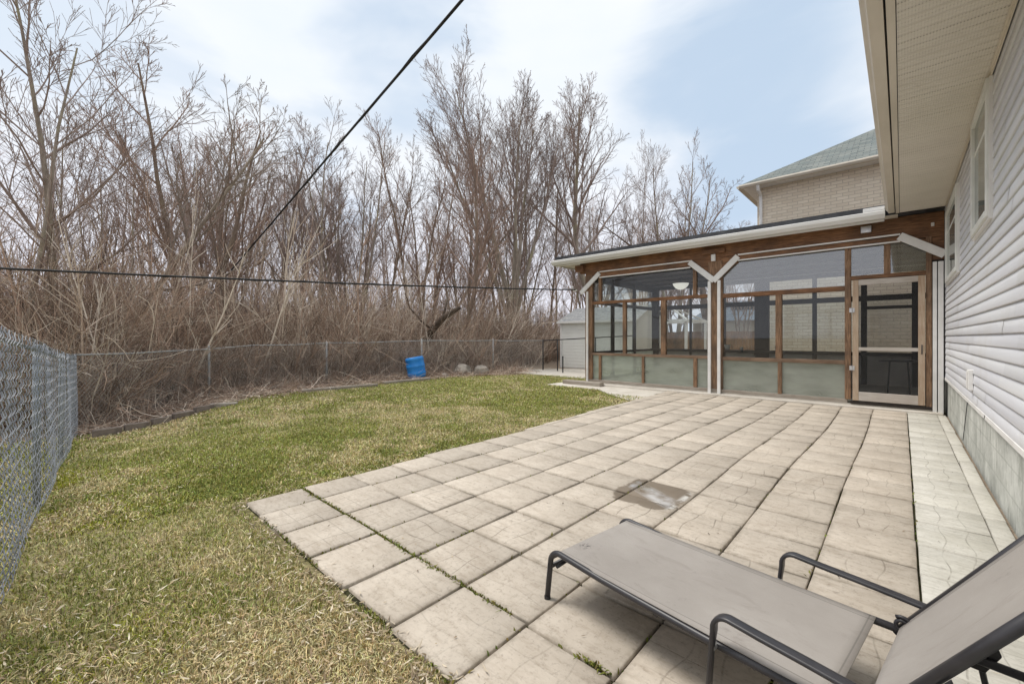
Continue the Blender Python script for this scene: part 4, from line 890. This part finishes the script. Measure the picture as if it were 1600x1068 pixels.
# sling: slightly sagging woven cloth
def sling(name, fn, nu=26, nv=14):
    V, F = [], []
    for i in range(nu + 1):
        for j in range(nv + 1): V.append(fn(i / nu, j / nv))
    n = len(V); V += [(x, y, z - .003) for x, y, z in V]
    for i in range(nu):
        for j in range(nv):
            a = i * (nv + 1) + j; F.append((a, a + nv + 1, a + nv + 2, a + 1)); F.append((n + a, n + a + 1, n + a + nv + 2, n + a + nv + 1))
    for i in range(nu):
        a = i * (nv + 1); F.append((a, n + a, n + a + nv + 1, a + nv + 1)); a += nv; F.append((a, a + nv + 1, n + a + nv + 1, n + a))
    for j in range(nv):
        F.append((j, j + 1, n + j + 1, n + j)); a = nu * (nv + 1) + j; F.append((a, n + a, n + a + 1, a + 1))
    return npmesh(name, V, F, M['sling'], ch, smooth=True)
def seat_fn(u, v):
    x = -.008 + u * (HX - .045); e = 4 * v * (1 - v); z = SH + .004 - .010 * e * math.sin(pi * min(1, u * 1.15 + .05)) + .003 * sin(u * 9 + v * 3) * e
    z -= .05 * max(0, 1 - u * 24) ** 2 * 1.0
    return (x, -.002 + v * (W_ + .004), z)
sling('seat_sling', seat_fn)
ang = rad(56); BL = .78; bx, bz = HX + .012, SH + .005
def bk(t, v, o=0): return (bx + cos(ang) * t - sin(ang) * o, v, bz + sin(ang) * t + cos(ang) * o)
def back_fn(u, v):
    e = 4 * v * (1 - v); return bk(u * BL + .0, .008 + v * (W_ - .016), -.014 * e * math.sin(pi * u) + .002 * sin(u * 12 + v * 4) * e)
sling('backrest_sling', back_fn)
for y in (.0, W_):
    MB().tube([bk(-.03, y, -.008), bk(BL, y, -.008)], .0145, 12).build('backrest_rail', M['chaisemetal'], ch, smooth=True)
MB().tube([bk(BL, 0, -.008), bk(BL + .012, W_ / 2, -.008), bk(BL, W_, -.008)], .0145, 12).build('backrest_top', M['chaisemetal'], ch, smooth=True)
# armrests: flattened bar from the rail up, forward bend, then back and down to the rear foot
for y, s_ in ((-.034, -1), (W_ + .034, 1)):
    pts = [(.765, y, 0), (.78, y, .24), (.787, y, .295)] + [tuple(p) for p in arc((.837, y, .308), .05, 170, 80, 7, (1, 0, 0), (0, 0, 1))] + [(.93, y, .351), (1.05, y, .345), (1.16, y, .338), (1.26, y, .330)] + [tuple(p) for p in arc((1.30, y, .288), .042, 80, 10, 5, (1, 0, 0), (0, 0, 1))] + [(1.365, y, .16), (1.40, y, 0)]
    MB().tube(pts, [(.021, .0085)] * len(pts), 12, flat=(0, 0, 1)) if False else None
    mb = MB(); n = len(pts); k = 12; vs = []
    for i, p in enumerate(pts):
        p = Vector(p); t = (Vector(pts[min(i + 1, n - 1)]) - Vector(pts[max(i - 1, 0)])).normalized(); bb = Vector((0, 1, 0)); cc = t.cross(bb).normalized()
        wdt = .013 if i < 2 or i > n - 3 else .020
        for j in range(k):
            a = 2 * pi * j / k; vs.append(p + bb * (wdt * np.sign(cos(a)) * abs(cos(a)) ** .6) + cc * (.008 * np.sign(sin(a)) * abs(sin(a)) ** .6))
    mb.add(vs, [(i * k + j, i * k + (j + 1) % k, (i + 1) * k + (j + 1) % k, (i + 1) * k + j) for i in range(n - 1) for j in range(k)] + [tuple(range(k)), tuple((n - 1) * k + j for j in range(k))])
    mb.build('armrest', M['chaisemetal'], ch, smooth=True)
    MB().tube([(.780, y, SH - .012), (.780, y - s_ * .05, SH - .012)], .010, 8).build('bolt', M['steel'], ch)
    # toothed recline bracket under the backrest
    o_ = y - s_ * .02
    q = [bk(.17, o_, -.02), bk(.27, o_, -.02), (bx + .235, o_, bz + .02), (bx + .20, o_, bz - .05), (bx + .13, o_, bz - .05), (bx + .14, o_, bz + .03)]
    mm = MB(); n = len(q); mm.add([(a, b - .004, c) for a, b, c in q] + [(a, b + .004, c) for a, b, c in q], [tuple(range(n)), tuple(range(2 * n - 1, n - 1, -1))] + [(i, (i + 1) % n, n + (i + 1) % n, n + i) for i in range(n)])
    mm.build('recline_bracket', M['blackmetal'], ch, bevel=.002)
    MB().tube([(bx + .19, o_ - .012, bz + .015), (bx + .19, o_ + .012, bz + .015)], .012, 10).tube([bk(.2, o_ - .014, -.03), bk(.2, o_ + .014, -.03)], .010, 10).build('bolt', M['steel'], ch)
# spiral hinge ring between seat and backrest on the far side
hg = MB(); hc = Vector((HX + .022, W_ - .015, SH + .018))
hg.tube([hc + Vector((cos(a) * r_, 0, sin(a) * r_)) for a, r_ in ((i * .45, .013 + .0009 * i) for i in range(20))], .0065, 8)
hg.build('hinge_coil', M['chaisemetal'], ch, smooth=True)
hg2 = MB(); hc = Vector((HX + .022, .015, SH + .018)); hg2.tube([hc + Vector((cos(a) * r_, 0, sin(a) * r_)) for a, r_ in ((i * .45, .013 + .0009 * i) for i in range(20))], .0065, 8); hg2.build('hinge_coil', M['chaisemetal'], ch, smooth=True)

# ------------------------------------------------------------------ trees
class Tubes:
    def __init__(s): s.b = {}
    def add(s, pts, rad_, k=3, col=(1, 1, 1)):
        s.b.setdefault((len(pts), k), []).append((pts, rad_, col))
    def mesh(s, name, mat, parent=None, col=False):
        VV, FF, CC = [], [], []; off = 0
        for (n, k), L_ in s.b.items():
            P = np.array([l[0] for l in L_], float); R = np.array([l[1] for l in L_], float); m_ = len(L_)
            T = np.empty_like(P); T[:, 1:-1] = P[:, 2:] - P[:, :-2]; T[:, 0] = P[:, 1] - P[:, 0]; T[:, -1] = P[:, -1] - P[:, -2]
            T /= np.linalg.norm(T, axis=-1, keepdims=True) + 1e-9
            ref = np.where(np.abs(T[:, :1, 2:3]) > .8, np.array([[[1., .1, 0]]]), np.array([[[0, .1, 1.]]])); ref = np.broadcast_to(ref, P.shape)
            B = np.cross(T, ref); B /= np.linalg.norm(B, axis=-1, keepdims=True) + 1e-9; C = np.cross(B, T)
            a = np.arange(k) * 2 * pi / k
            V = P[:, :, None] + R[:, :, None, None] * (np.cos(a)[None, None, :, None] * B[:, :, None] + np.sin(a)[None, None, :, None] * C[:, :, None])
            idx = np.arange(m_ * n * k).reshape(m_, n, k) + off; i0 = idx[:, :-1]; i1 = idx[:, 1:]
            F = np.stack([i0, np.roll(i0, -1, 2), np.roll(i1, -1, 2), i1], -1).reshape(-1, 4)
            VV.append(V.reshape(-1, 3)); FF.append(F); off += m_ * n * k
            if col: CC.append(np.repeat(np.array([l[2] for l in L_]), n * k, 0))
        return npmesh(name, np.concatenate(VV), np.concatenate(FF), mat, parent, smooth=True, col=np.concatenate(CC) if col else None)

def poly(rs, p, d, L, n, jit, trop):
    pts = [p]; d = d / np.linalg.norm(d); st = L / (n - 1)
    for i in range(n - 1):
        d = d + rs.normal(0, jit, 3); d[2] += trop; d = d / np.linalg.norm(d); p = p + d * st; pts.append(p)
    return np.array(pts)
def ortho(d, rs, az):
    u = np.cross(d, (0, 0, 1.) if abs(d[2]) < .95 else (1., 0, 0)); u /= np.linalg.norm(u); v = np.cross(d, u); return u * cos(az) + v * sin(az)
NP = [10, 7, 5, 4, 3]; NK = [8, 5, 3, 3, 3]
def grow(T, C, rs, p, d, L, r0, lvl, cfg, maxl):
    n = NP[lvl]; pts = poly(rs, p, d, L, n, cfg['jit'][lvl], cfg['trop'][lvl])
    t = np.linspace(0, 1, n); tip = cfg['tip']; R = r0 * (1 - t) ** .8 + tip * t if lvl else r0 * (1 - t * .85) ** 1.0 + tip * t
    R = np.maximum(R, tip)
    if lvl == 0: R[0] *= 1.35
    (T if lvl == 0 or (lvl == 1 and r0 > .07) else C).add(pts, R, NK[lvl])
    if lvl >= maxl: return
    nc = cfg['nc'][lvl]; st = cfg['start'][lvl]; az = rs.uniform(0, 6.28)
    for i in range(nc):
        tt = st + (1 - st) * (i + rs.uniform(0, .9)) / nc; tt = min(tt, .98); f = tt * (n - 1); j = int(f); q = pts[j] + (pts[j + 1] - pts[j]) * (f - j)
        dd = pts[j + 1] - pts[j]; dd /= np.linalg.norm(dd); az += 2.4 + rs.normal(0, .4); an = rad(rs.uniform(*cfg['ang'][lvl]))
        nd = dd * cos(an) + ortho(dd, rs, az) * sin(an)
        rl = R[j] * rs.uniform(.4, .65); ll = L * cfg['len'][lvl] * (1.1 - .62 * (tt - st) / (1 - st)) * rs.uniform(.7, 1.2)
        grow(T, C, rs, q, nd, ll, max(rl, tip), lvl + 1, cfg, maxl)
BASE = dict(jit=[.045, .07, .08, .09, .09], trop=[.03, .07, .06, .05, .04], tip=.0042, nc=[13, 7, 6, 3], start=[.25, .2, .15, .15], ang=[(25, 50), (22, 48), (22, 42), (15, 32)], len=[.42, .52, .55, .6])
def proto(kind, seed):
    rs = np.random.RandomState(seed); T, C = Tubes(), Tubes(); cfg = dict(BASE)
    p0 = np.array([0, 0, -.15])
    if kind == 'slim': cfg.update(nc=[15, 6, 5, 3], len=[.29, .52, .55, .6], start=[.3, .2, .15, .15], ang=[(25, 45), (18, 38), (18, 38), (14, 28)]); grow(T, C, rs, p0, np.array([0, 0, 1.]), 10, .08, 0, cfg, 4)
    if kind == 'spread': cfg.update(nc=[11, 7, 6, 3], len=[.50, .52, .52, .6], start=[.22, .15, .15, .15], ang=[(28, 55), (22, 45), (20, 40), (14, 30)], trop=[.02, .08, .06, .05, .04]); grow(T, C, rs, p0, np.array([.05, 0, 1.]), 9.5, .078, 0, cfg, 4)
    if kind == 'vase':
        cfg.update(nc=[12, 7, 5, 3], len=[.40, .55, .52, .6], start=[.35, .2, .15, .15], ang=[(12, 34), (14, 32), (18, 35), (14, 28)], trop=[.02, .06, .06, .05, .04], jit=[.03, .055, .075, .09, .09])
        T.add(poly(rs, p0, np.array([0, 0, 1.]), 2.3, 10, .02, 0), np.linspace(.24, .17, 10), 10)
        for i in range(7):
            a = i * 2 * pi / 7 + rs.uniform(-.3, .3); lean = rad(rs.uniform(6, 24)); d = np.array([sin(lean) * cos(a), sin(lean) * sin(a), cos(lean)])
            grow(T, C, rs, np.array([cos(a) * .08, sin(a) * .08, rs.uniform(1.2, 2.1)]), d, rs.uniform(6.8, 8.2), .082, 0, cfg, 4)
    if kind == 'clump':
        cfg.update(nc=[10, 6, 5, 2], len=[.30, .5, .55, .6], start=[.25, .2, .15, .15], ang=[(20, 42), (18, 38), (18, 38), (14, 28)])
        for i in range(4):
            a = i * 1.6 + rs.uniform(-.3, .3); lean = rad(rs.uniform(2, 14)); d = np.array([sin(lean) * cos(a), sin(lean) * sin(a), cos(lean)])
            grow(T, C, rs, np.array([cos(a) * .22, sin(a) * .22, -.15]), d, rs.uniform(7.5, 10), .085, 0, cfg, 4)
    if kind == 'curve':
        cfg.update(nc=[14, 7, 6, 4], len=[.33, .5, .5, .5], start=[.35, .2, .15, .15]); cfg['jit'] = [.03, .07, .08, .09, .09]
        # trunk bows to one side low down and straightens
        n = 10; t = np.linspace(0, 1, n); pts = np.stack([-1.9 * np.sin(np.clip(t * 1.8, 0, 1) * pi / 2) + .5 * np.clip(t - .5, 0, 1), 0 * t, t * 10 - .15], -1); R = .17 * (1 - .85 * t) + .006
        T.add(pts, R, 9)
        az = 0
        for i in range(20):
            tt = .38 + .6 * i / 20; f = tt * (n - 1); j = int(f); q = pts[j] + (pts[j + 1] - pts[j]) * (f - j); az += 2.4; dd = np.array([0, 0, 1.]); an = rad(rs.uniform(22, 48)); nd = dd * cos(an) + ortho(dd, rs, az) * sin(an)
            grow(T, C, rs, q, nd, 3.6 * (1.15 - tt) * 1.3 + .6, R[j] * .5, 1, cfg, 4)
    if kind == 'lean':
        cfg.update(nc=[12, 7, 5, 4], len=[.36, .5, .5, .5], start=[.4, .2, .15, .15], trop=[.015, .12, .07, .03, 0]); grow(T, C, rs, p0, np.array([.62, 0, .78]), 9.0, .11, 0, cfg, 4)
    if kind == 'low':
        cfg.update(nc=[10, 9, 7, 4], len=[.75, .42, .45, .5], start=[.45, .15, .15, .15], ang=[(38, 68), (25, 50), (25, 50), (20, 45)], trop=[.02, .03, .04, .03, 0]); grow(T, C, rs, p0, np.array([.0, 0, 1.]), 6.5, .2, 0, cfg, 4)
    return T, C
PROTO = {}; HTOP = {}
def proto_mesh(kind, seed, bk_, tw):
    key = (kind, seed, bk_, tw)
    if key not in PROTO:
        T, C = proto(kind, seed); a = T.mesh('trunk', M[bk_]); b = C.mesh('crown', M[tw]); PROTO[key] = (a, b, False)
    a, b, used = PROTO[key]
    if used: a, b = a.copy(), b.copy(); COL.objects.link(a); COL.objects.link(b)
    PROTO[key] = (PROTO[key][0], PROTO[key][1], True)
    return a, b
def tree(x, y, h_, rz, kind, seed, bk_, tw, lab, group=None, cat='tree', wide=1.):
    root = empty('bare_tree', (x, y, gz(x, y)), rz, lab, cat, group); a, b = proto_mesh(kind, seed, bk_, tw)
    if b.data.name not in HTOP: zz = np.empty(len(b.data.vertices) * 3, np.float32); b.data.vertices.foreach_get('co', zz); HTOP[b.data.name] = float(np.percentile(zz[2::3], 99.8))
    H0 = HTOP[b.data.name]
    s = h_ / H0; root.scale = (s * wide, s * wide, s); a.parent = root; b.parent = root; return root
def at(px, dpt): p = ray(px, 527, dpt); return p.x, p.y
CR = rad(42.7)
hero = [  # px at base, depth, top py, kind, seed, bark, twigs, rz, wide, label
 (28, 8.2, -55, 'spread', 1, 'bark_grey', 'twig_grey', CR, 1., 'tallest bare tree at the left edge of the photo with yellowish lichen on its trunk'),
 (88, 9.3, -45, 'slim', 2, 'bark_grey', 'twig_grey', 1.0, 1.25, 'tall straight bare tree just right of the leftmost tree'),
 (112, 11.2, 130, 'lean', 3, 'bark_pale', 'twig_pale', CR, 1., 'pale bare tree whose trunk leans far to the right behind the left fence corner'),
 (205, 13, 160, 'spread', 4, 'bark_pale', 'twig_grey', 2.2, .8, 'forked pale bare tree above the left corner of the lawn'),
 (318, 15.5, 105, 'clump', 5, 'bark_brown', 'twig_brown', .4, 1.25, 'dense many stemmed bare tree where the two black cables seem to meet'),
 (375, 16.5, 175, 'spread', 6, 'bark_brown', 'twig_grey', 1.4, .75, 'bushy bare tree just right of the cables crossing'),
 (430, 17, 155, 'slim', 7, 'bark_brown', 'twig_grey', 3.0, 1.1, 'slender dark bare tree rising above its neighbours left of the sloping cable'),
 (505, 17.5, 172, 'slim', 8, 'bark_grey', 'twig_grey', 4.0, 1.1, 'slender grey bare tree behind the middle of the sloping cable'),
 (545, 18.5, 185, 'clump', 9, 'bark_grey', 'twig_grey', 5.0, .8, 'twin topped bare tree just right of the sloping cable'),
 (655, 19, 205, 'clump', 5, 'bark_brown', 'twig_brown', 2.6, .95, 'reddish brown bare tree above the blue barrel'),
 (705, 17.5, 215, 'curve', 10, 'bark_brown', 'twig_brown', 3.6, .7, 'crooked brown bare tree just right of the blue barrel'),
 (800, 24, 122, 'vase', 11, 'bark_grey', 'twig_grey', 1.2, 1.08, 'tall vase shaped bare tree in the middle, the widest crown of the wood'),
 (965, 27, 125, 'curve', 12, 'bark_grey', 'twig_grey', CR, .9, 'tall bare tree with bowed trunk just left above the sunroom roof'),
 (1000, 27, 200, 'spread', 4, 'bark_brown', 'twig_grey', .7, .6, 'short bare tree right of the bowed trunk above the sunroom roof'),
 (1055, 29, 235, 'clump', 9, 'bark_grey', 'twig_grey', 2.2, .9, 'rounded bare tree above the middle of the sunroom roof'),
 (1110, 30, 295, 'low', 13, 'bark_brown', 'twig_grey', 1.9, 1.25, 'low spreading bare tree reaching towards the brick house'),
]
for px, dp, ty, kind, sd, bk_, tw, rz, wide, lab in hero:
    x, y = at(px, dp); tree(x, y, 1.3 + (527 - ty) / 660 * dp - gz(x, y), rz, kind, sd, bk_, tw, lab, wide=wide)
# the other trees of the wood
rs = np.random.RandomState(77); kinds = [('slim', 2, 'bark_grey', 'twig_grey'), ('slim', 7, 'bark_brown', 'twig_grey'), ('slim', 8, 'bark_grey', 'twig_grey'), ('clump', 5, 'bark_brown', 'twig_brown'), ('clump', 9, 'bark_grey', 'twig_grey'), ('spread', 6, 'bark_brown', 'twig_grey'), ('spread', 4, 'bark_pale', 'twig_grey'), ('lean', 3, 'bark_pale', 'twig_pale')]
skyline = ([-200, 0, 120, 200, 300, 420, 520, 600, 700, 800, 900, 1000, 1080, 1180, 1300], [120, 130, 200, 230, 190, 215, 235, 265, 270, 255, 280, 290, 330, 385, 420])
for i in range(36):
    px = -150 + 1330 * ((i + rs.rand()) / 36) ** .85; dmin = 11.5 + 7.5 * np.clip((px - 50) / 600, 0, 1) + (6 if px > 850 else 0)
    dp = dmin + rs.rand() * 10; x, y = at(px, dp)
    if px < 260 and i % 2: continue
    ty = np.interp(px, *skyline) + rs.uniform(-25, 50); kd = kinds[rs.randint(len(kinds))]
    if px > 880: kd = kinds[rs.randint(5)]
    tree(x, y, 1.3 + (527 - ty) / 660 * dp - gz(x, y), rs.uniform(0, 6.28), *kd, lab={'slim': 'slender upright bare tree', 'clump': 'many stemmed bare tree', 'spread': 'forked wide bare tree', 'lean': 'leaning pale bare tree'}[kd[0]] + ' in the wood ' + ('above the left fence' if px < 120 else 'left of where the cables meet' if px < 350 else 'between the cables crossing and the blue barrel' if px < 620 else 'between the blue barrel and the sunroom' if px < 880 else 'above the sunroom roof'), group='bare trees of the wood behind the fence', wide=rs.uniform(.75, 1.1))
# far mass of the wood
T = Tubes(); rs = np.random.RandomState(123)
def simple_tree(T, rs, x, y, H):
    col = np.array((.42, .345, .31)) * rs.uniform(.8, 1.2); p = np.array([x, y, -.1]); n = 8
    tp = poly(rs, p, np.array([rs.normal(0, .06), rs.normal(0, .06), 1.]), H, n, .04, .03); R = np.linspace(.09, .012, n) * H / 9; T.add(tp, R, 4, col)
    az = rs.uniform(0, 6)
    for i in range(16):
        tt = .25 + .73 * i / 16; f = tt * (n - 1); j = int(f); q = tp[j] + (tp[j + 1] - tp[j]) * (f - j); az += 2.4; an = rad(rs.uniform(20, 42)); dd = np.array([0, 0, 1.]); nd = dd * cos(an) + ortho(dd, rs, az) * sin(an)
        L_ = H * .32 * (1.2 - tt) * rs.uniform(.7, 1.2); bp = poly(rs, q, nd, L_, 5, .1, .07); T.add(bp, np.linspace(R[j] * .5, .008, 5), 3, col)
        for k in range(7):
            f = (.15 + .8 * k / 7) * 4; j2 = int(f); q2 = bp[j2] + (bp[j2 + 1] - bp[j2]) * (f - j2); d2 = bp[j2 + 1] - bp[j2]; d2 /= np.linalg.norm(d2); an = rad(rs.uniform(22, 50)); nd = d2 * cos(an) + ortho(d2, rs, rs.uniform(0, 6.28)) * sin(an)
            tp2 = poly(rs, q2, nd, L_ * .45 * rs.uniform(.6, 1.2), 4, .14, .04); T.add(tp2, np.linspace(.011, .007, 4), 3, col)
            for m_ in range(3):
                jj = rs.randint(1, 3); d3 = tp2[jj + 1] - tp2[jj]; d3 /= np.linalg.norm(d3); an = rad(rs.uniform(25, 50)); nd = d3 * cos(an) + ortho(d3, rs, rs.uniform(0, 6.28)) * sin(an); T.add(poly(rs, tp2[jj], nd, L_ * .22, 3, .1, .03), np.array([.009, .008, .006]), 3, col)
for i in range(54):
    px = -170 + 1400 * (i + rs.rand()) / 54; dp = 24 + 26 * rs.rand() + (5 if px > 850 else 0); x, y = at(px, dp)
    if x > -5.5 and y > 10 or (px < 300 and i % 3): continue
    ty = np.interp(px, *skyline) + 35 + rs.uniform(-20, 50); simple_tree(T, rs, x, y, 1.3 + (527 - ty) / 660 * dp)
tag(T.mesh('distant_wood', M['brush'], col=True), 'far bare wood fading behind the nearer trees', 'wood', kind='stuff')
# brush along and behind the fence
T = Tubes(); rs = np.random.RandomState(55)
fy = [p[1] for p in back_pts]; fx = [p[0] for p in back_pts]
PAL = np.array([(.41, .31, .24), (.56, .455, .37), (.29, .21, .165), (.74, .65, .55), (.48, .345, .265), (.19, .145, .115)])
def fence_x(y): return np.interp(y, fy, fx) if y > .25 else -10.0 + (y - .25) * .0
cnt = 0
for i in range(17500):
    px = rs.uniform(-160, 1000); u = rs.rand()
    # fence depth along this direction
    dirx = FW.x + RT.x * (px - 800) / 660; diry = FW.y + RT.y * (px - 800) / 660
    lo = 4.
    for _ in range(5): lo = fence_x(lo * diry) / dirx if dirx < -.05 else 18
    d0 = min(max(lo, 7.), 17.5)
    dp = d0 + .15 + 13 * u ** 1.35
    x, y = dirx * dp, diry * dp
    if y > 13.2 and x > -12.2: continue
    if x > -12.6 and 11.2 < y: continue
    if px > 860 and x > -13.5: continue
    hgt = rs.uniform(.5, 1.6) if dp < d0 + .8 else rs.uniform(1.0, 3.1)
    dcl = fbm(np.array([x]), np.array([y]), .5, 6)[0]; hgt *= .55 + .9 * dcl
    col = PAL[rs.randint(6)] * rs.uniform(.8, 1.2); lean = rs.normal(0, .34, 2)
    d = np.array([lean[0], lean[1], 1.]); n = 6; pts = poly(rs, np.array([x, y, gz(x, y) - .05]), d, hgt * 1.15, n, .13, -.05 if rs.rand() < .35 else .02); r0 = rs.uniform(.003, .0095) * (1 + .04 * dp); T.add(pts, np.linspace(r0, r0 * .35, n), 3, col)
    for k in range(5):
        j = rs.randint(1, n - 1); nd = (pts[j + 1] - pts[j]); nd = nd / np.linalg.norm(nd) + rs.normal(0, .55, 3); T.add(poly(rs, pts[j], nd, hgt * rs.uniform(.25, .6), 4, .22, 0.0), np.linspace(r0 * .55, r0 * .3, 4), 3, col * rs.uniform(.85, 1.25))
for i in range(330):
    px = rs.uniform(-160, 900); dirx = FW.x + RT.x * (px - 800) / 660; diry = FW.y + RT.y * (px - 800) / 660; lo = 4.
    for _ in range(5): lo = fence_x(lo * diry) / dirx if dirx < -.05 else 18
    dp = min(max(lo, 7.), 17.5) + .4 + 9 * rs.rand() ** 1.3; x, y = dirx * dp, diry * dp
    if (y > 13.2 and x > -12.2) or (x > -12.6 and 11.2 < y) or (px > 860 and x > -13.5): continue
    H_ = rs.uniform(2.2, 5.5); pts = poly(rs, np.array([x, y, gz(x, y) - .05]), np.array([rs.normal(0, .16), rs.normal(0, .16), 1.]), H_, 8, .05, .02); r0 = rs.uniform(.012, .034); col = PAL[rs.randint(6)] * rs.uniform(.7, 1.1)
    T.add(pts, np.linspace(r0, .006, 8), 5, col)
    for k in range(10):
        j = rs.randint(2, 7); nd = pts[j + 1] - pts[j] if j < 7 else pts[7] - pts[6]; nd = nd / np.linalg.norm(nd) + rs.normal(0, .45, 3); T.add(poly(rs, pts[j], nd, H_ * rs.uniform(.12, .32), 5, .09, .05), np.linspace(r0 * .4, .005, 5), 3, col)
tag(T.mesh('brush', M['brush'], col=True), 'tangled brown leafless brush behind the back fence', 'undergrowth', kind='stuff')
# dead weeds and fallen sticks on the soil strip between lawn and fence
T = Tubes(); rs = np.random.RandomState(66)
for i in range(5200):
    y = rs.uniform(.3, 12.2); xl = float(lawn_left(y)); xf = float(fence_x(y)); x = rs.uniform(xf - .6, xl + .08) if rs.rand() < .5 else rs.uniform(xf - .3, xf + .35)
    col = PAL[rs.randint(6)] * rs.uniform(.9, 1.5)
    if rs.rand() < .6:
        a = rs.uniform(0, 6.28); d = np.array([cos(a), sin(a), rs.uniform(0, .35)]); L_ = rs.uniform(.15, .9)
    else: d = np.array([rs.normal(0, .5), rs.normal(0, .5), 1.]); L_ = rs.uniform(.15, .6) * np.clip((xl - x) / 1., .3, 1.2)
    T.add(poly(rs, np.array([x, y, gz(x, y) + .01 + rs.rand() * .06]), d, L_, 5, .2, -.06), np.linspace(.006, .0025, 5), 3, col)
tag(T.mesh('dead_weeds', M['brush'], col=True), 'dead weeds and fallen sticks on the soil strip along the back fence', 'dead weeds', kind='stuff')
r = np.random.RandomState(31); y = r.uniform(.2, 13.0, 14000); xf = np.interp(y, fy, fx); x = xf - 2.5 + (lawn_left(y) + .25 - xf + 2.5) * r.rand(14000)
k = ~((x > -11.1) & (y > 11.7)); x, y = x[k], y[k]
v, f, c = litter(0, x, y, .03, .09, .02, .05, 9, [(.36, .28, .21), (.46, .37, .28), (.27, .2, .14), (.54, .46, .36), (.32, .21, .14)], .0)
tag(npmesh('fallen_leaves', v, f, M['grass'], col=c), 'brown fallen leaves on the soil strip below the brush', 'fallen leaves', kind='stuff')
